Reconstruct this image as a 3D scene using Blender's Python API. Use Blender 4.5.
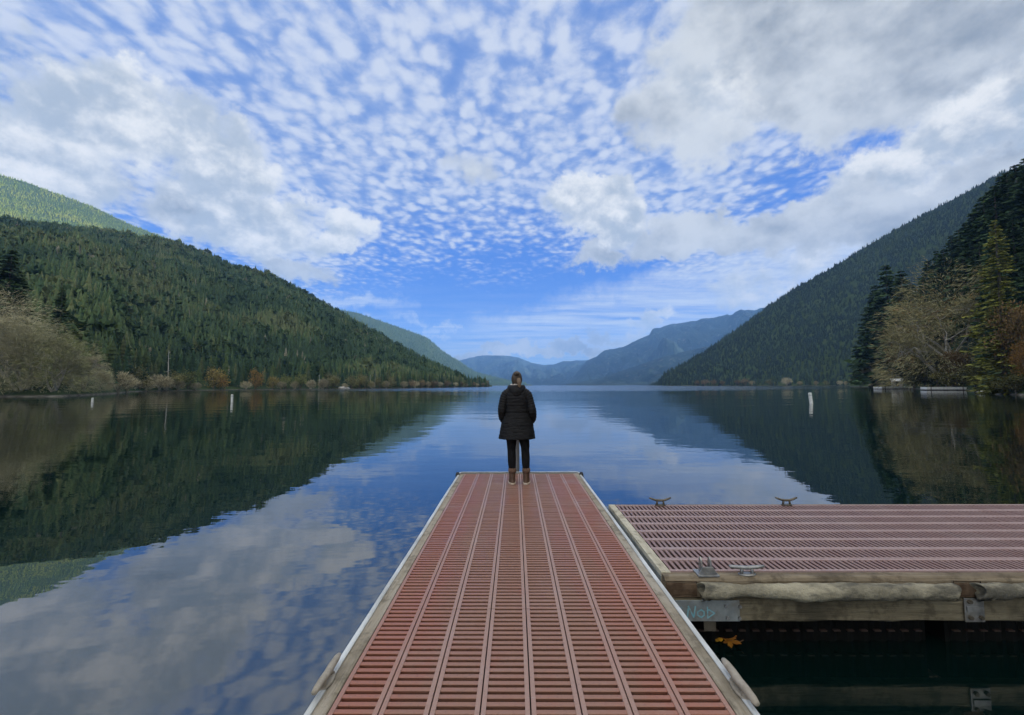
import bpy, bmesh, math, random
import numpy as np
from mathutils import Vector, Matrix, Quaternion

for o in list(bpy.data.objects):
    bpy.data.objects.remove(o)
S = bpy.context.scene
COL = S.collection
R = math.radians
rng = np.random.default_rng(7)
random.seed(7)

# ------------------------------------------------------------------ camera
W, H, F = 1024, 715, 420.0
PITCH, YAW, ROLL = R(3.78), math.atan(-3 / 420), R(0.2)
EYE = np.array([0, 0, 2.01])
fw = np.array([math.sin(YAW) * math.cos(PITCH), math.cos(YAW) * math.cos(PITCH), math.sin(PITCH)])
rt0 = np.array([math.cos(YAW), -math.sin(YAW), 0.0])
up0 = np.cross(rt0, fw)
rt = math.cos(ROLL) * rt0 - math.sin(ROLL) * up0
upv = math.sin(ROLL) * rt0 + math.cos(ROLL) * up0
cam = bpy.data.cameras.new('camera')
cam_o = bpy.data.objects.new('camera', cam)
COL.objects.link(cam_o)
cam_o.matrix_world = Matrix(((rt[0], upv[0], -fw[0], EYE[0]), (rt[1], upv[1], -fw[1], EYE[1]),
                             (rt[2], upv[2], -fw[2], EYE[2]), (0, 0, 0, 1)))
cam.sensor_width = 36
cam.lens = F / W * 36
cam.clip_start = 0.05
cam.clip_end = 40000
S.camera = cam_o

# ------------------------------------------------------------------ render settings
S.view_settings.view_transform = 'Standard'
S.view_settings.look = 'None'
S.view_settings.gamma = 1
S.view_settings.use_curve_mapping = False
EXPO = 1.3
S.view_settings.exposure = EXPO
S.cycles.use_denoising = True
S.cycles.max_bounces = 6
S.cycles.diffuse_bounces = 3
S.cycles.glossy_bounces = 4
S.cycles.transparent_max_bounces = 4
S.cycles.volume_bounces = 0
S.cycles.caustics_reflective = False
S.cycles.caustics_refractive = False
S.cycles.sample_clamp_indirect = 4

SUN_AZ, SUN_EL, SUN_STR = 97.0, 15.0, 4.5
WORLD_STR = 0.1
FILL_GLOW = 1.8
DISP = WORLD_STR * 2 ** EXPO


def shown(r, g, b):
    """sky radiance that is seen as this display colour (0-255)"""
    return tuple(((q / 255) ** 2.2) / DISP for q in (r, g, b))



# ------------------------------------------------------------------ node helper
class NT:
    def __init__(s, tree):
        s.t = tree
        s.n = tree.nodes
        s.l = tree.links

    def new(s, typ, **kw):
        n = s.n.new(typ)
        for k, v in kw.items():
            setattr(n, k, v)
        return n

    def put(s, sock, v):
        if isinstance(v, bpy.types.NodeSocket):
            s.l.new(v, sock)
        elif v is not None:
            sock.default_value = v

    def m(s, op, a, b=None, c=None, clamp=False):
        n = s.new('ShaderNodeMath', operation=op, use_clamp=clamp)
        s.put(n.inputs[0], a)
        if b is not None: s.put(n.inputs[1], b)
        if c is not None: s.put(n.inputs[2], c)
        return n.outputs[0]

    def vm(s, op, a, b=None, sc=None):
        n = s.new('ShaderNodeVectorMath', operation=op)
        s.put(n.inputs[0], a)
        if b is not None: s.put(n.inputs[1], b)
        if sc is not None: s.put(n.inputs['Scale'], sc)
        return n.outputs['Value'] if op in ('LENGTH', 'DOT_PRODUCT', 'DISTANCE') else n.outputs[0]

    def noise(s, v, scale, detail=2, rough=0.5, dist=0.0, out=0, dim='3D'):
        n = s.new('ShaderNodeTexNoise', noise_dimensions=dim)
        if v is not None: s.put(n.inputs['Vector'], v)
        n.inputs['Scale'].default_value = scale
        n.inputs['Detail'].default_value = detail
        n.inputs['Roughness'].default_value = rough
        n.inputs['Distortion'].default_value = dist
        return n.outputs[out]

    def ss(s, v, a, b, lo=0.0, hi=1.0, typ='SMOOTHSTEP'):
        n = s.new('ShaderNodeMapRange', interpolation_type=typ, clamp=True) if typ == 'LINEAR' else s.new('ShaderNodeMapRange', interpolation_type=typ)
        s.put(n.inputs[0], v)
        for i, q in enumerate((a, b, lo, hi)):
            s.put(n.inputs[1 + i], q)
        return n.outputs[0]

    def mix(s, f, a, b, blend='MIX'):
        n = s.new('ShaderNodeMix', data_type='RGBA', blend_type=blend)
        s.put(n.inputs[0], f)
        for i, q in ((6, a), (7, b)):
            if not isinstance(q, bpy.types.NodeSocket) and len(q) == 3: q = (*q, 1)
            s.put(n.inputs[i], q)
        return n.outputs[2]

    def mapping(s, v, loc=(0, 0, 0), rot=(0, 0, 0), sc=(1, 1, 1), typ='POINT'):
        n = s.new('ShaderNodeMapping', vector_type=typ)
        s.put(n.inputs[0], v)
        n.inputs[1].default_value = loc
        n.inputs[2].default_value = rot
        n.inputs[3].default_value = sc
        return n.outputs[0]


def ray(px, py):
    d = fw + rt * ((px - W / 2) / F) - upv * ((py - H / 2) / F)
    return d / np.linalg.norm(d)


def onz(px, py, z=0.0):
    d = ray(px, py)
    return EYE + d * ((z - EYE[2]) / d[2])


# ------------------------------------------------------------------ world: Nishita sky + cloud layers over direction
world = bpy.data.worlds.new('World')
S.world = world
world.use_nodes = True
world.node_tree.nodes.clear()
N = NT(world.node_tree)
tc = N.new('ShaderNodeTexCoord').outputs['Generated']
sky = N.new('ShaderNodeTexSky', sky_type='NISHITA', sun_disc=False)
sky.sun_elevation = R(SUN_EL)
sky.sun_rotation = R(SUN_AZ)
sky.air_density = 1.0
sky.dust_density = 0.6
sky.ozone_density = 2.0
sep = N.new('ShaderNodeSeparateXYZ')
N.put(sep.inputs[0], tc)
X, Y, Z = sep.outputs
zc = N.m('MAXIMUM', Z, 0.0)
den = N.m('ADD', zc, 0.045)
inv = N.m('DIVIDE', 1.0, den)
P = N.vm('SCALE', tc, sc=inv)
P = N.vm('MULTIPLY', P, (1, 1, 0))               # a flat cloud deck seen in perspective
warp = N.vm('SCALE', N.vm('SUBTRACT', N.noise(tc, 6.0, 8, 0.66, out=1), (0.5, 0.5, 0.5)), sc=0.2)
fine = N.vm('SCALE', N.vm('SUBTRACT', N.noise(tc, 26.0, 5, 0.65, out=1), (0.5, 0.5, 0.5)), sc=0.07)
DW = N.vm('ADD', N.vm('ADD', tc, warp), fine)
warp2 = N.vm('SCALE', N.vm('SUBTRACT', N.noise(tc, 3.0, 2, 0.5, out=1), (0.5, 0.5, 0.5)), sc=0.35)


def blob(px, py, rx, ry, rot, src):
    """an elliptical patch of sky round one direction: 1 in its middle, 0 at its rim"""
    c = ray(px, py)
    a = ray(px + 4, py) - c
    b = ray(px, py - 4) - c
    ca, sa = math.cos(R(rot)), math.sin(R(rot))
    u = (a * ca + b * sa)
    v = (-a * sa + b * ca)
    la, lb = np.linalg.norm(u) / 4 * rx, np.linalg.norm(v) / 4 * ry
    un = u / np.linalg.norm(u)
    v = v - un * (v @ un)
    vn = v / np.linalg.norm(v)
    wn = np.cross(un, vn)
    e = Matrix((un, vn, wn)).transposed().to_euler()
    q = N.mapping(src, tuple(c), tuple(e), (la, lb, 0.6), 'TEXTURE')
    g = N.new('ShaderNodeTexGradient', gradient_type='SPHERICAL')
    N.put(g.inputs[0], q)
    return g.outputs['Fac']


def blobs(lst, src):
    acc = None
    for px, py, rx, ry, rot, w in lst:
        b = N.m('MULTIPLY', blob(px, py, rx, ry, rot, src), w)
        acc = b if acc is None else N.m('MAXIMUM', acc, b)
    return acc


# high mackerel layer
vor = N.new('ShaderNodeTexVoronoi', feature='SMOOTH_F1')
PW = N.vm('ADD', P, N.vm('SCALE', N.vm('SUBTRACT', N.noise(P, 5.0, 3, 0.55, out=1), (0.5, 0.5, 0.5)), sc=0.075))
N.put(vor.inputs['Vector'], N.mapping(PW, rot=(0, 0, R(12)), sc=(1.0, 0.8, 1)))
vor.inputs['Scale'].default_value = 14.5
vor.inputs['Smoothness'].default_value = 0.5
vor2 = N.new('ShaderNodeTexVoronoi', feature='SMOOTH_F1')
N.put(vor2.inputs['Vector'], N.mapping(PW, rot=(0, 0, R(-25)), sc=(1.0, 0.7, 1)))
vor2.inputs['Scale'].default_value = 25.0
vor2.inputs['Smoothness'].default_value = 0.4
cells = N.m('ADD', N.m('MULTIPLY', vor.outputs['Distance'], 0.62), N.m('MULTIPLY', vor2.outputs['Distance'], 0.42))
nA = N.noise(PW, 17.0, 5, 0.62)
puff = N.m('SUBTRACT', N.m('MULTIPLY_ADD', nA, 1.0, 0.63), N.m('MULTIPLY', cells, 1.2))
covA = blobs([(400, 100, 520, 235, 0, 1.2), (120, 40, 330, 240, 0, 1.3), (610, 130, 330, 185, 0, 1.0),
              (500, -120, 800, 330, 0, 1.7), (330, 225, 170, 95, 20, 0.8), (690, 195, 150, 60, 0, 0.62),
              (800, 250, 300, 90, -10, 0.8)], N.vm('ADD', tc, N.vm('SCALE', warp2, sc=0.5)))
covN = N.noise(P, 2.0, 4, 0.6)
cA = N.m('ADD', N.m('MULTIPLY', N.ss(covA, 0.0, 0.75), 0.95), N.m('MULTIPLY', N.m('SUBTRACT', covN, 0.5), 1.5))
aA = N.ss(N.m('ADD', puff, N.m('SUBTRACT', cA, 0.95)), -0.42, 0.6)
aA = N.m('MULTIPLY', aA, N.ss(covA, 0.02, 0.3))
aA = N.m('MULTIPLY', aA, 0.9)
colA = N.mix(N.ss(puff, 0.1, 0.85), shown(142, 170, 224), shown(222, 230, 244))

# thin veil and streaks low over the lake
streak = N.noise(N.mapping(PW, rot=(0, 0, R(-28)), sc=(0.55, 2.2, 1)), 1.3, 6, 0.62)
low = N.m('MULTIPLY', N.ss(Z, 0.27, 0.03), N.ss(Z, -0.01, 0.03))
aV = N.m('MULTIPLY', N.ss(streak, 0.36, 0.72), low)
aV = N.m('MAXIMUM', N.m('MULTIPLY', aV, 0.62), N.m('MULTIPLY', N.ss(blobs([(580, 325, 260, 42, 6, 0.95), (660, 318, 190, 52, 12, 1.25), (780, 285, 270, 64, 18, 1.7),
                                        (425, 345, 50, 16, -20, 1.0), (360, 303, 90, 16, -8, 0.9), (435, 321, 55, 8, -6, 0.9)], DW), 0.0, 0.8), N.ss(streak, 0.2, 0.7)))
colV = shown(222, 232, 246)

# low heavy clouds
def billow(v):
    vb = N.new('ShaderNodeTexVoronoi', feature='SMOOTH_F1')
    N.put(vb.inputs['Vector'], N.vm('ADD', v, N.vm('SCALE', fine, sc=0.9)))
    vb.inputs['Scale'].default_value = 13.0
    vb.inputs['Smoothness'].default_value = 0.5
    nb = N.noise(v, 8.5, 8, 0.62)
    return N.m('SUBTRACT', N.m('MULTIPLY_ADD', nb, 0.85, 0.26), N.m('MULTIPLY', vb.outputs['Distance'], 0.42))


vB = N.vm('ADD', N.vm('MULTIPLY', tc, (1, 1, 1.5)), N.vm('SCALE', warp2, sc=0.12))
fB = billow(vB)
relief = N.m('SUBTRACT', fB, billow(N.vm('ADD', vB, (0.012, -0.004, 0.022))))
white = blobs([(120, 118, 185, 78, -22, 1.0), (30, 160, 190, 95, -10, 1.0), (225, 165, 85, 55, -30, 0.95),
               (985, 125, 190, 70, 22, 1.1), (725, 75, 130, 120, 0, 0.9), (240, 220, 150, 48, -12, 1.15), (330, 232, 80, 32, 10, 0.8),
               (600, 212, 82, 44, -12, 1.2), (900, 165, 150, 44, 25, 0.9), (640, 325, 56, 12, 25, 0.65), (770, 282, 150, 26, 16, 0.6), (530, 355, 120, 8, 0, 0.7), (690, 238, 130, 22, 2, 0.75)], DW)
grey = blobs([(830, 50, 300, 135, -4, 1.45), (960, 20, 260, 130, 10, 1.3), (700, 100, 120, 110, 0, 0.95), (720, 238, 175, 34, 4, 1.25), (880, 212, 190, 56, 12, 1.3),
              (600, 255, 58, 24, 0, 0.9), (980, 200, 130, 70, 20, 1.2),
              (475, 165, 66, 56, 0, 0.38), (170, 205, 130, 40, -18, 0.8), (290, 262, 80, 22, -18, 0.8),
              (535, 353, 130, 10, 0, 1.15), (604, 337, 60, 12, 0, 0.5)], DW)
# unseen sky behind the camera: bright cloud added to light the scene
back = N.m('MULTIPLY', N.ss(Y, 0.15, -0.25), 1.0)
dens = N.m('MAXIMUM', N.m('MAXIMUM', white, grey), back)
dB = N.m('ADD', dens, N.m('MULTIPLY', N.m('MULTIPLY', N.m('SUBTRACT', fB, 0.5), 1.0), N.ss(dens, 0.0, 0.35)))
aB = N.ss(dB, 0.17, 0.5)
gshare = N.ss(N.m('ADD', N.m('SUBTRACT', grey, white), N.m('MULTIPLY', N.m('SUBTRACT', fB, 0.5), 0.5)), -0.2, 0.3)
shade = N.m('ADD', N.noise(N.vm('ADD', tc, (3.1, 1.7, 0.4)), 6.5, 8, 0.64), N.m('MULTIPLY', relief, 0.85))
wcol = N.mix(N.ss(shade, 0.33, 0.68), shown(184, 196, 208), shown(255, 255, 252))
shadeg = N.m('ADD', N.noise(N.vm('ADD', tc, (1.3, 2.2, 0.9)), 4.0, 6, 0.55), N.m('MULTIPLY', relief, 0.45))
gcol = N.mix(N.ss(shadeg, 0.32, 0.68), shown(150, 160, 170), shown(222, 227, 230))
colB = N.mix(gshare, wcol, gcol)
edge = N.ss(dB, 0.75, 0.35)
colB = N.mix(N.m('MULTIPLY', edge, 0.35), colB, shown(222, 229, 237))

lp = sky.outputs[0]
grad = N.mix(N.ss(Z, 0.0, 0.17), shown(156, 194, 240), shown(58, 116, 222))
grad = N.mix(N.ss(Z, 0.3, 0.6), grad, shown(96, 138, 214))
blue = N.mix(0.3, grad, N.mix(1.0, lp, (0.40, 0.66, 1.15), 'MULTIPLY'))
blue = N.mix(N.m('MULTIPLY', N.ss(covA, 0.1, 0.9), 0.6), blue, shown(112, 148, 218))
c = N.mix(aA, blue, colA)
c = N.mix(aV, c, colV)
c = N.mix(aB, c, colB)
# fill light: out-of-frame sky overhead and behind is brightened for dock and land
fill_glow = N.m('MAXIMUM', N.ss(Y, 0.15, -0.35), N.ss(Z, 0.68, 0.86))
c = N.mix(N.m('MULTIPLY', fill_glow, 0.85), c, tuple(q * FILL_GLOW for q in shown(252, 250, 240)))
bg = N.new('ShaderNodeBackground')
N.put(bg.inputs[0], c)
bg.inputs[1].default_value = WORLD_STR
wo = N.new('ShaderNodeOutputWorld')
N.l.new(bg.outputs[0], wo.inputs[0])
world.cycles.sampling_method = 'MANUAL'
world.cycles.sample_map_resolution = 512

# ------------------------------------------------------------------ sun, low behind the ridge on the right
sun = bpy.data.lights.new('sun', 'SUN')
sun.energy = SUN_STR
sun.angle = R(0.6)
sun.color = (1.0, 0.93, 0.82)
sun_o = bpy.data.objects.new('sun', sun)
COL.objects.link(sun_o)
sdir = Vector((math.sin(R(SUN_AZ)) * math.cos(R(SUN_EL)), math.cos(R(SUN_AZ)) * math.cos(R(SUN_EL)), math.sin(R(SUN_EL))))
sun_o.rotation_euler = sdir.to_track_quat('Z', 'Y').to_euler()


# ------------------------------------------------------------------ object helpers
def tag(o, label=None, cat=None, group=None, kind=None):
    if label: o['label'] = label
    if cat: o['category'] = cat
    if group: o['group'] = group
    if kind: o['kind'] = kind
    return o


def link(o, parent=None):
    COL.objects.link(o)
    if parent is not None: o.parent = parent
    return o


def empty(name, loc, rz=0.0):
    o = bpy.data.objects.new(name, None)
    o.empty_display_size = 0.1
    o.location = loc
    o.rotation_euler = (0, 0, rz)
    return link(o)


def np_mesh(name, V, Fc, mat, col=None, smooth=False):
    """V (n,3), Fc (m,k) with k = 3 or 4"""
    me = bpy.data.meshes.new(name)
    V = np.ascontiguousarray(V, dtype=np.float32)
    Fc = np.ascontiguousarray(Fc, dtype=np.int32)
    m, k = Fc.shape
    me.vertices.add(len(V))
    me.vertices.foreach_set('co', V.ravel())
    me.loops.add(m * k)
    me.loops.foreach_set('vertex_index', Fc.ravel())
    me.polygons.add(m)
    me.polygons.foreach_set('loop_start', np.arange(0, m * k, k, dtype=np.int32))
    if smooth: me.polygons.foreach_set('use_smooth', np.ones(m, dtype=bool))
    me.update(calc_edges=True)
    if col is not None:
        a = me.color_attributes.new('Col', 'FLOAT_COLOR', 'POINT')
        c4 = np.ones((len(V), 4), dtype=np.float32)
        c4[:, :3] = col
        a.data.foreach_set('color', c4.ravel())
    if mat is not None: me.materials.append(mat)
    return me


def np_obj(name, V, Fc, mat, col=None, parent=None, smooth=False):
    return link(bpy.data.objects.new(name, np_mesh(name, V, Fc, mat, col, smooth)), parent)


def bm_obj(name, bm, mat, parent=None, smooth=False, bevel=0.0, loc=None):
    me = bpy.data.meshes.new(name)
    bmesh.ops.recalc_face_normals(bm, faces=bm.faces)
    if bevel > 0:
        es = [e for e in bm.edges if len(e.link_faces) == 2 and e.calc_face_angle(0) > 0.6]
        bmesh.ops.bevel(bm, geom=es, offset=bevel, segments=2, affect='EDGES', profile=0.6, clamp_overlap=True)
    bm.to_mesh(me)
    bm.free()
    if smooth:
        me.polygons.foreach_set('use_smooth', np.ones(len(me.polygons), dtype=bool))
    me.materials.append(mat)
    o = bpy.data.objects.new(name, me)
    if loc is not None: o.location = loc
    return link(o, parent)


def box(bm, x0, x1, y0, y1, z0, z1):
    vs = [bm.verts.new(p) for p in ((x0, y0, z0), (x1, y0, z0), (x1, y1, z0), (x0, y1, z0),
                                    (x0, y0, z1), (x1, y0, z1), (x1, y1, z1), (x0, y1, z1))]
    for f in ((3, 2, 1, 0), (4, 5, 6, 7), (0, 1, 5, 4), (1, 2, 6, 5), (2, 3, 7, 6), (3, 0, 4, 7)):
        bm.faces.new([vs[i] for i in f])


def loft(bm, rings, closed=True, cap=True):
    """rings: list of lists of points, all the same length"""
    R_ = [[bm.verts.new(p) for p in r] for r in rings]
    n = len(R_[0])
    for a, b in zip(R_[:-1], R_[1:]):
        for i in range(n if closed else n - 1):
            j = (i + 1) % n
            bm.faces.new((a[i], a[j], b[j], b[i]))
    if cap and closed:
        bm.faces.new(R_[0][::-1])
        bm.faces.new(R_[-1])
    return R_


def tube(bm, pts, rad, n=8, squash=None, cap=True):
    pts = [Vector(p) for p in pts]
    rings = []
    up = None
    for i, p in enumerate(pts):
        t = (pts[min(i + 1, len(pts) - 1)] - pts[max(i - 1, 0)]).normalized()
        if up is None:
            up = Vector((0, 0, 1)) if abs(t.z) < 0.9 else Vector((1, 0, 0))
        a = t.cross(up)
        if a.length < 1e-4: a = t.cross(Vector((0, 1, 0)))
        a.normalize()
        b = a.cross(t)
        up = b
        r = rad[i] if hasattr(rad, '__len__') else rad
        s = squash or 1.0
        rings.append([p + a * (math.cos(2 * math.pi * k / n) * r) + b * (math.sin(2 * math.pi * k / n) * r * s) for k in range(n)])
    loft(bm, rings, cap=cap)


# ------------------------------------------------------------------ materials
def mat(name, col, rough=0.6, metal=0.0, spec=0.5, build=None):
    m = bpy.data.materials.new(name)
    m.use_nodes = True
    n = NT(m.node_tree)
    b = m.node_tree.nodes['Principled BSDF']
    b.inputs['Base Color'].default_value = (*col, 1)
    b.inputs['Roughness'].default_value = rough
    b.inputs['Metallic'].default_value = metal
    b.inputs['Specular IOR Level'].default_value = spec
    if build: build(n, b)
    return m


def obco(n): return n.new('ShaderNodeTexCoord').outputs['Object']


def bump(n, b, h, strength, dist=0.01):
    bn = n.new('ShaderNodeBump')
    bn.inputs['Strength'].default_value = strength
    bn.inputs['Distance'].default_value = dist
    n.put(bn.inputs['Height'], h)
    n.put(b.inputs['Normal'], bn.outputs[0])


def mottled(c1, c2, scale=6, lo=0.35, hi=0.65, rough=0.6, metal=0.0, spec=0.5, stretch=(1, 1, 1), bstr=0.0, detail=5, c3=None, s3=1.5, name='mottled'):
    def bd(n, b):
        v = n.mapping(obco(n), sc=stretch)
        f = n.noise(v, scale, detail, 0.6)
        c_ = n.mix(n.ss(f, lo, hi), c1, c2)
        if c3 is not None:
            f3 = n.noise(v, s3, 4, 0.65)
            c_ = n.mix(n.ss(f3, 0.5, 0.68), c_, c3)
        n.put(b.inputs['Base Color'], c_)
        if bstr: bump(n, b, f, bstr, 0.01)
    return mat(name, c1, rough, metal, spec, bd)


def bd_foliage(n, b):
    a = n.new('ShaderNodeAttribute', attribute_name='Col').outputs['Color']
    r_ = n.new('ShaderNodeObjectInfo').outputs['Random']
    k = n.ss(r_, 0, 1, 0.78, 1.22, 'LINEAR')
    v = n.vm('MULTIPLY', n.vm('SCALE', a, sc=k), (1.42, 1.4, 1.2))
    n.put(b.inputs['Base Color'], v)


M_FOL = mat('foliage', (.05, .08, .03), 0.75, 0, 0.25, bd_foliage)
M_BARK = mottled((.10, .085, .07), (.2, .18, .15), 3, rough=.9, spec=.2, name='bark')


def bd_ground(n, b):
    g = n.new('ShaderNodeNewGeometry').outputs['Position']
    sp = n.new('ShaderNodeSeparateXYZ')
    n.put(sp.inputs[0], g)
    f = n.noise(g, 0.05, 6, 0.65)
    f2 = n.noise(g, 0.6, 5, 0.6)
    c_ = n.mix(n.ss(f, .35, .65), (.025, .046, .018), (.045, .066, .026))
    beach = n.mix(n.ss(f2, .4, .62), (.06, .055, .045), (.17, .16, .14))
    h = n.m('ADD', sp.outputs[2], n.m('MULTIPLY', f2, 0.8))
    c_ = n.mix(n.ss(h, 0.55, 0.85), beach, c_)
    n.put(b.inputs['Base Color'], c_)


M_GROUND = mat('ground', (.03, .04, .02), 0.95, 0, 0.1, bd_ground)


def bd_far(n, b):
    g = n.new('ShaderNodeNewGeometry').outputs['Position']
    f = n.noise(g, 0.004, 6, 0.65)
    f2 = n.noise(n.vm('MULTIPLY', g, (1, 1, 0.35)), 0.03, 4, 0.7)
    c_ = n.mix(n.ss(f, .4, .62), (.012, .026, .026), (.028, .05, .04))
    c_ = n.mix(n.m('MULTIPLY', n.ss(f2, .56, .7), 0.7), c_, (.15, .15, .13))
    n.put(b.inputs['Base Color'], c_)
    bump(n, b, f2, 1.0, 25.0)


M_FAR = mat('far_forest', (.04, .07, .04), 0.95, 0, 0.1, bd_far)


def bd_water(n, b):
    g = n.new('ShaderNodeNewGeometry').outputs['Position']
    sp = n.new('ShaderNodeSeparateXYZ')
    n.put(sp.inputs[0], g)
    x, y = sp.outputs[0], sp.outputs[1]
    r = n.vm('LENGTH', g)
    # wind: calm near the docks and along both shores, ruffled out on the open lake
    wn = n.noise(n.vm('MULTIPLY', g, (0.35, 1.0, 1)), 0.018, 4, 0.6)
    off = n.m('ABSOLUTE', n.m('ADD', x, n.m('MULTIPLY', y, 0.02)))
    lane = n.m('SUBTRACT', n.m('MULTIPLY', y, 0.86), off)
    far = n.m('MULTIPLY', n.ss(n.m('ADD', y, n.m('MULTIPLY', wn, 120)), 150, 260), n.ss(n.m('ADD', lane, n.m('MULTIPLY', wn, 60)), -10, 60))
    mid = n.m('MULTIPLY', n.ss(wn, 0.46, 0.62), n.ss(y, 6, 60))
    rip = n.noise(n.vm('MULTIPLY', g, (0.55, 1.0, 1)), 1.6, 3, 0.55)
    swell = n.noise(n.vm('MULTIPLY', g, (0.4, 1.0, 1)), 0.32, 3, 0.5)
    amp = n.m('ADD', n.m('MULTIPLY', n.ss(y, 2, 40), 0.35), n.m('ADD', 0.22, n.m('MULTIPLY', mid, 0.9)))
    h = n.m('ADD', n.m('MULTIPLY', n.m('MULTIPLY', rip, 0.012), amp), n.m('MULTIPLY', n.m('MULTIPLY', swell, 0.05), amp))
    bn = n.new('ShaderNodeBump')
    bn.inputs['Strength'].default_value = 1.0
    bn.inputs['Distance'].default_value = 1.0
    n.put(bn.inputs['Height'], h)
    # far out the chop is too fine for a height map: tilt the facets themselves
    chop = n.vm('MULTIPLY', n.vm('SUBTRACT', n.noise(g, 0.9, 2, .5, out=1), (.5, .5, .5)), (.5, .9, 0))
    nrm = n.vm('NORMALIZE', n.vm('ADD', bn.outputs[0], n.vm('SCALE', chop, sc=far)))
    n.put(b.inputs['Normal'], nrm)
    n.put(b.inputs['Roughness'], n.m('ADD', 0.015, n.m('ADD', n.m('MULTIPLY', far, 0.1), n.m('MULTIPLY', mid, 0.03))))
    b.inputs['IOR'].default_value = 2.4


M_WATER = mat('water', (.0015, .0075, .007), 0.02, 0, 0.5, bd_water)


# ------------------------------------------------------------------ value noise
def vnoise(x, y, seed=0):
    xi, yi = np.floor(x).astype(np.int64), np.floor(y).astype(np.int64)
    fx, fy = x - xi, y - yi
    fx, fy = fx * fx * (3 - 2 * fx), fy * fy * (3 - 2 * fy)

    def h(a, b):
        v = (a * 374761393 + b * 668265263 + seed * 1442695041) & 0xFFFFFFFF
        v = ((v ^ (v >> 13)) * 1274126177) & 0xFFFFFFFF
        return ((v ^ (v >> 16)) & 0xFFFF) / 65535.0
    a, b_, c_, d = h(xi, yi), h(xi + 1, yi), h(xi, yi + 1), h(xi + 1, yi + 1)
    return (a * (1 - fx) + b_ * fx) * (1 - fy) + (c_ * (1 - fx) + d * fx) * fy


def fbm(x, y, o=4, seed=0):
    s, a, t = 0, 0.5, 0
    for i in range(o):
        s = s + a * vnoise(x, y, seed + i)
        t += a
        a *= 0.5
        x, y = x * 2.03 + 5.1, y * 2.03 + 1.7
    return s / t


# ------------------------------------------------------------------ hills
def az_el(px, py):
    d = ray(px, py)
    return math.atan2(d[0], d[1]), d[2] / math.hypot(d[0], d[1])


class Hill:
    """a slope rising from its shoreline to a ridge of real distance and height, falling away behind"""

    def __init__(s, ridge, shore, tree_h=0.0, p=1.15, gully=0.12, gscale=200.0, seed=1, rugged=0.0):
        # ridge: (px,py,D) or ('a',az_deg,el_deg,D); shore: (px,py) on the water, or ('a',az_deg,D)
        q = []
        for r in ridge:
            if r[0] == 'a': q.append((R(r[1]), math.tan(R(r[2])), r[3]))
            else:
                a, e = az_el(r[0], r[1])
                q.append((a, e - tree_h / r[2] if e > tree_h / r[2] else e * 0.6, r[2]))
        q.sort()
        s.ra, s.re, s.rd = [np.array(t) for t in zip(*q)]
        q = []
        for r in shore:
            if r[0] == 'a': q.append((R(r[1]), r[2]))
            else:
                g = onz(r[0], r[1])
                q.append((math.atan2(g[0], g[1]), math.hypot(g[0], g[1])))
        q.sort()
        s.sa, s.sd = [np.array(t) for t in zip(*q)]
        s.p, s.gully, s.gs, s.seed, s.rug = p, gully, gscale, seed, rugged

    def surf(s, az, t):
        E_ = np.interp(az, s.ra, s.re)
        Dr = np.interp(az, s.ra, s.rd)
        Ds = np.exp(np.interp(az, s.sa, np.log(s.sd)))
        Dr = np.maximum(Dr, Ds * 1.05)
        tt = np.clip(t, 0, 1)
        d = Ds + (Dr - Ds) * t
        zr = Dr * np.maximum(E_, 0.0) + EYE[2]
        z = zr * tt ** s.p
        over = np.clip(t - 1, 0, None)
        z = z - over * (Dr - Ds) * 0.45
        x, y = d * np.sin(az), d * np.cos(az)
        n_ = fbm(x / s.gs, y / s.gs, 4, s.seed) - 0.5
        if s.rug:
            u = fbm(x / s.gs * 1.3, y / s.gs * .5, 5, s.seed + 3)
            n_ = n_ + s.rug * (np.abs(2 * u - 1) * 2 - .45)
            z = z * (1 + .05 * (fbm(az * 90, az * 0, 4, s.seed + 5) - .5) * np.clip(tt * 3 - 2, 0, 1))
        z = z + zr * s.gully * n_ * np.sin(np.pi * tt) * 1.6
        z = np.where(t < 0, t * 60.0, z)
        jag = (fbm(x / 9.0, y / 9.0, 3, s.seed + 9) - 0.5) * np.clip(t * 20, 0, 1)
        return x, y, z + jag * 0.02 * np.minimum(d, 200) * 0.3

    def build(s, name, m, az0, az1, na, nt, label, cat):
        az = np.linspace(R(az0), R(az1), na)
        t = np.concatenate([[-0.015, -0.004], np.linspace(0, 1, nt) ** 1.3, [1.12, 1.35, 1.7]])
        A, T = np.meshgrid(az, t)
        x, y, z = s.surf(A, T)
        z = np.maximum(z, -0.45)
        V = np.stack([x, y, z], -1).reshape(-1, 3)
        r_, c_ = len(t), na
        i = np.arange(r_ * c_).reshape(r_, c_)
        Fq = np.stack([i[:-1, :-1], i[:-1, 1:], i[1:, 1:], i[1:, :-1]], -1).reshape(-1, 4)
        return tag(np_obj(name, V, Fq, m, smooth=True), label, cat, None, 'structure')


H_left = Hill([('a', -110, 9, 700), ('a', -80, 14, 850), (-250, 185, 900), (-100, 203, 930), (0, 216, 930), (60, 224, 930), (120, 231, 920), (178, 240, 890),
               (235, 263, 850), (270, 272, 820), (300, 286, 800), (345, 313, 760), (400, 344, 700), (440, 363, 660), (470, 378, 620), (492, 385, 600)],
              [('a', -110, 120), ('a', -70, 120), (-60, 398), (0, 397), (60, 396.6), (110, 394), (130, 392), (150, 391.3), (250, 389.7), (320, 389.2), (400, 388.2), (450, 387.4), (492, 386.7)],
              tree_h=8, gully=0.12, gscale=170, seed=3)
H_left.build('hill', M_GROUND, -100, math.degrees(az_el(492, 385)[0]), 260, 60, 'dark forested hillside rising from the left shore', 'hill')

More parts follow.
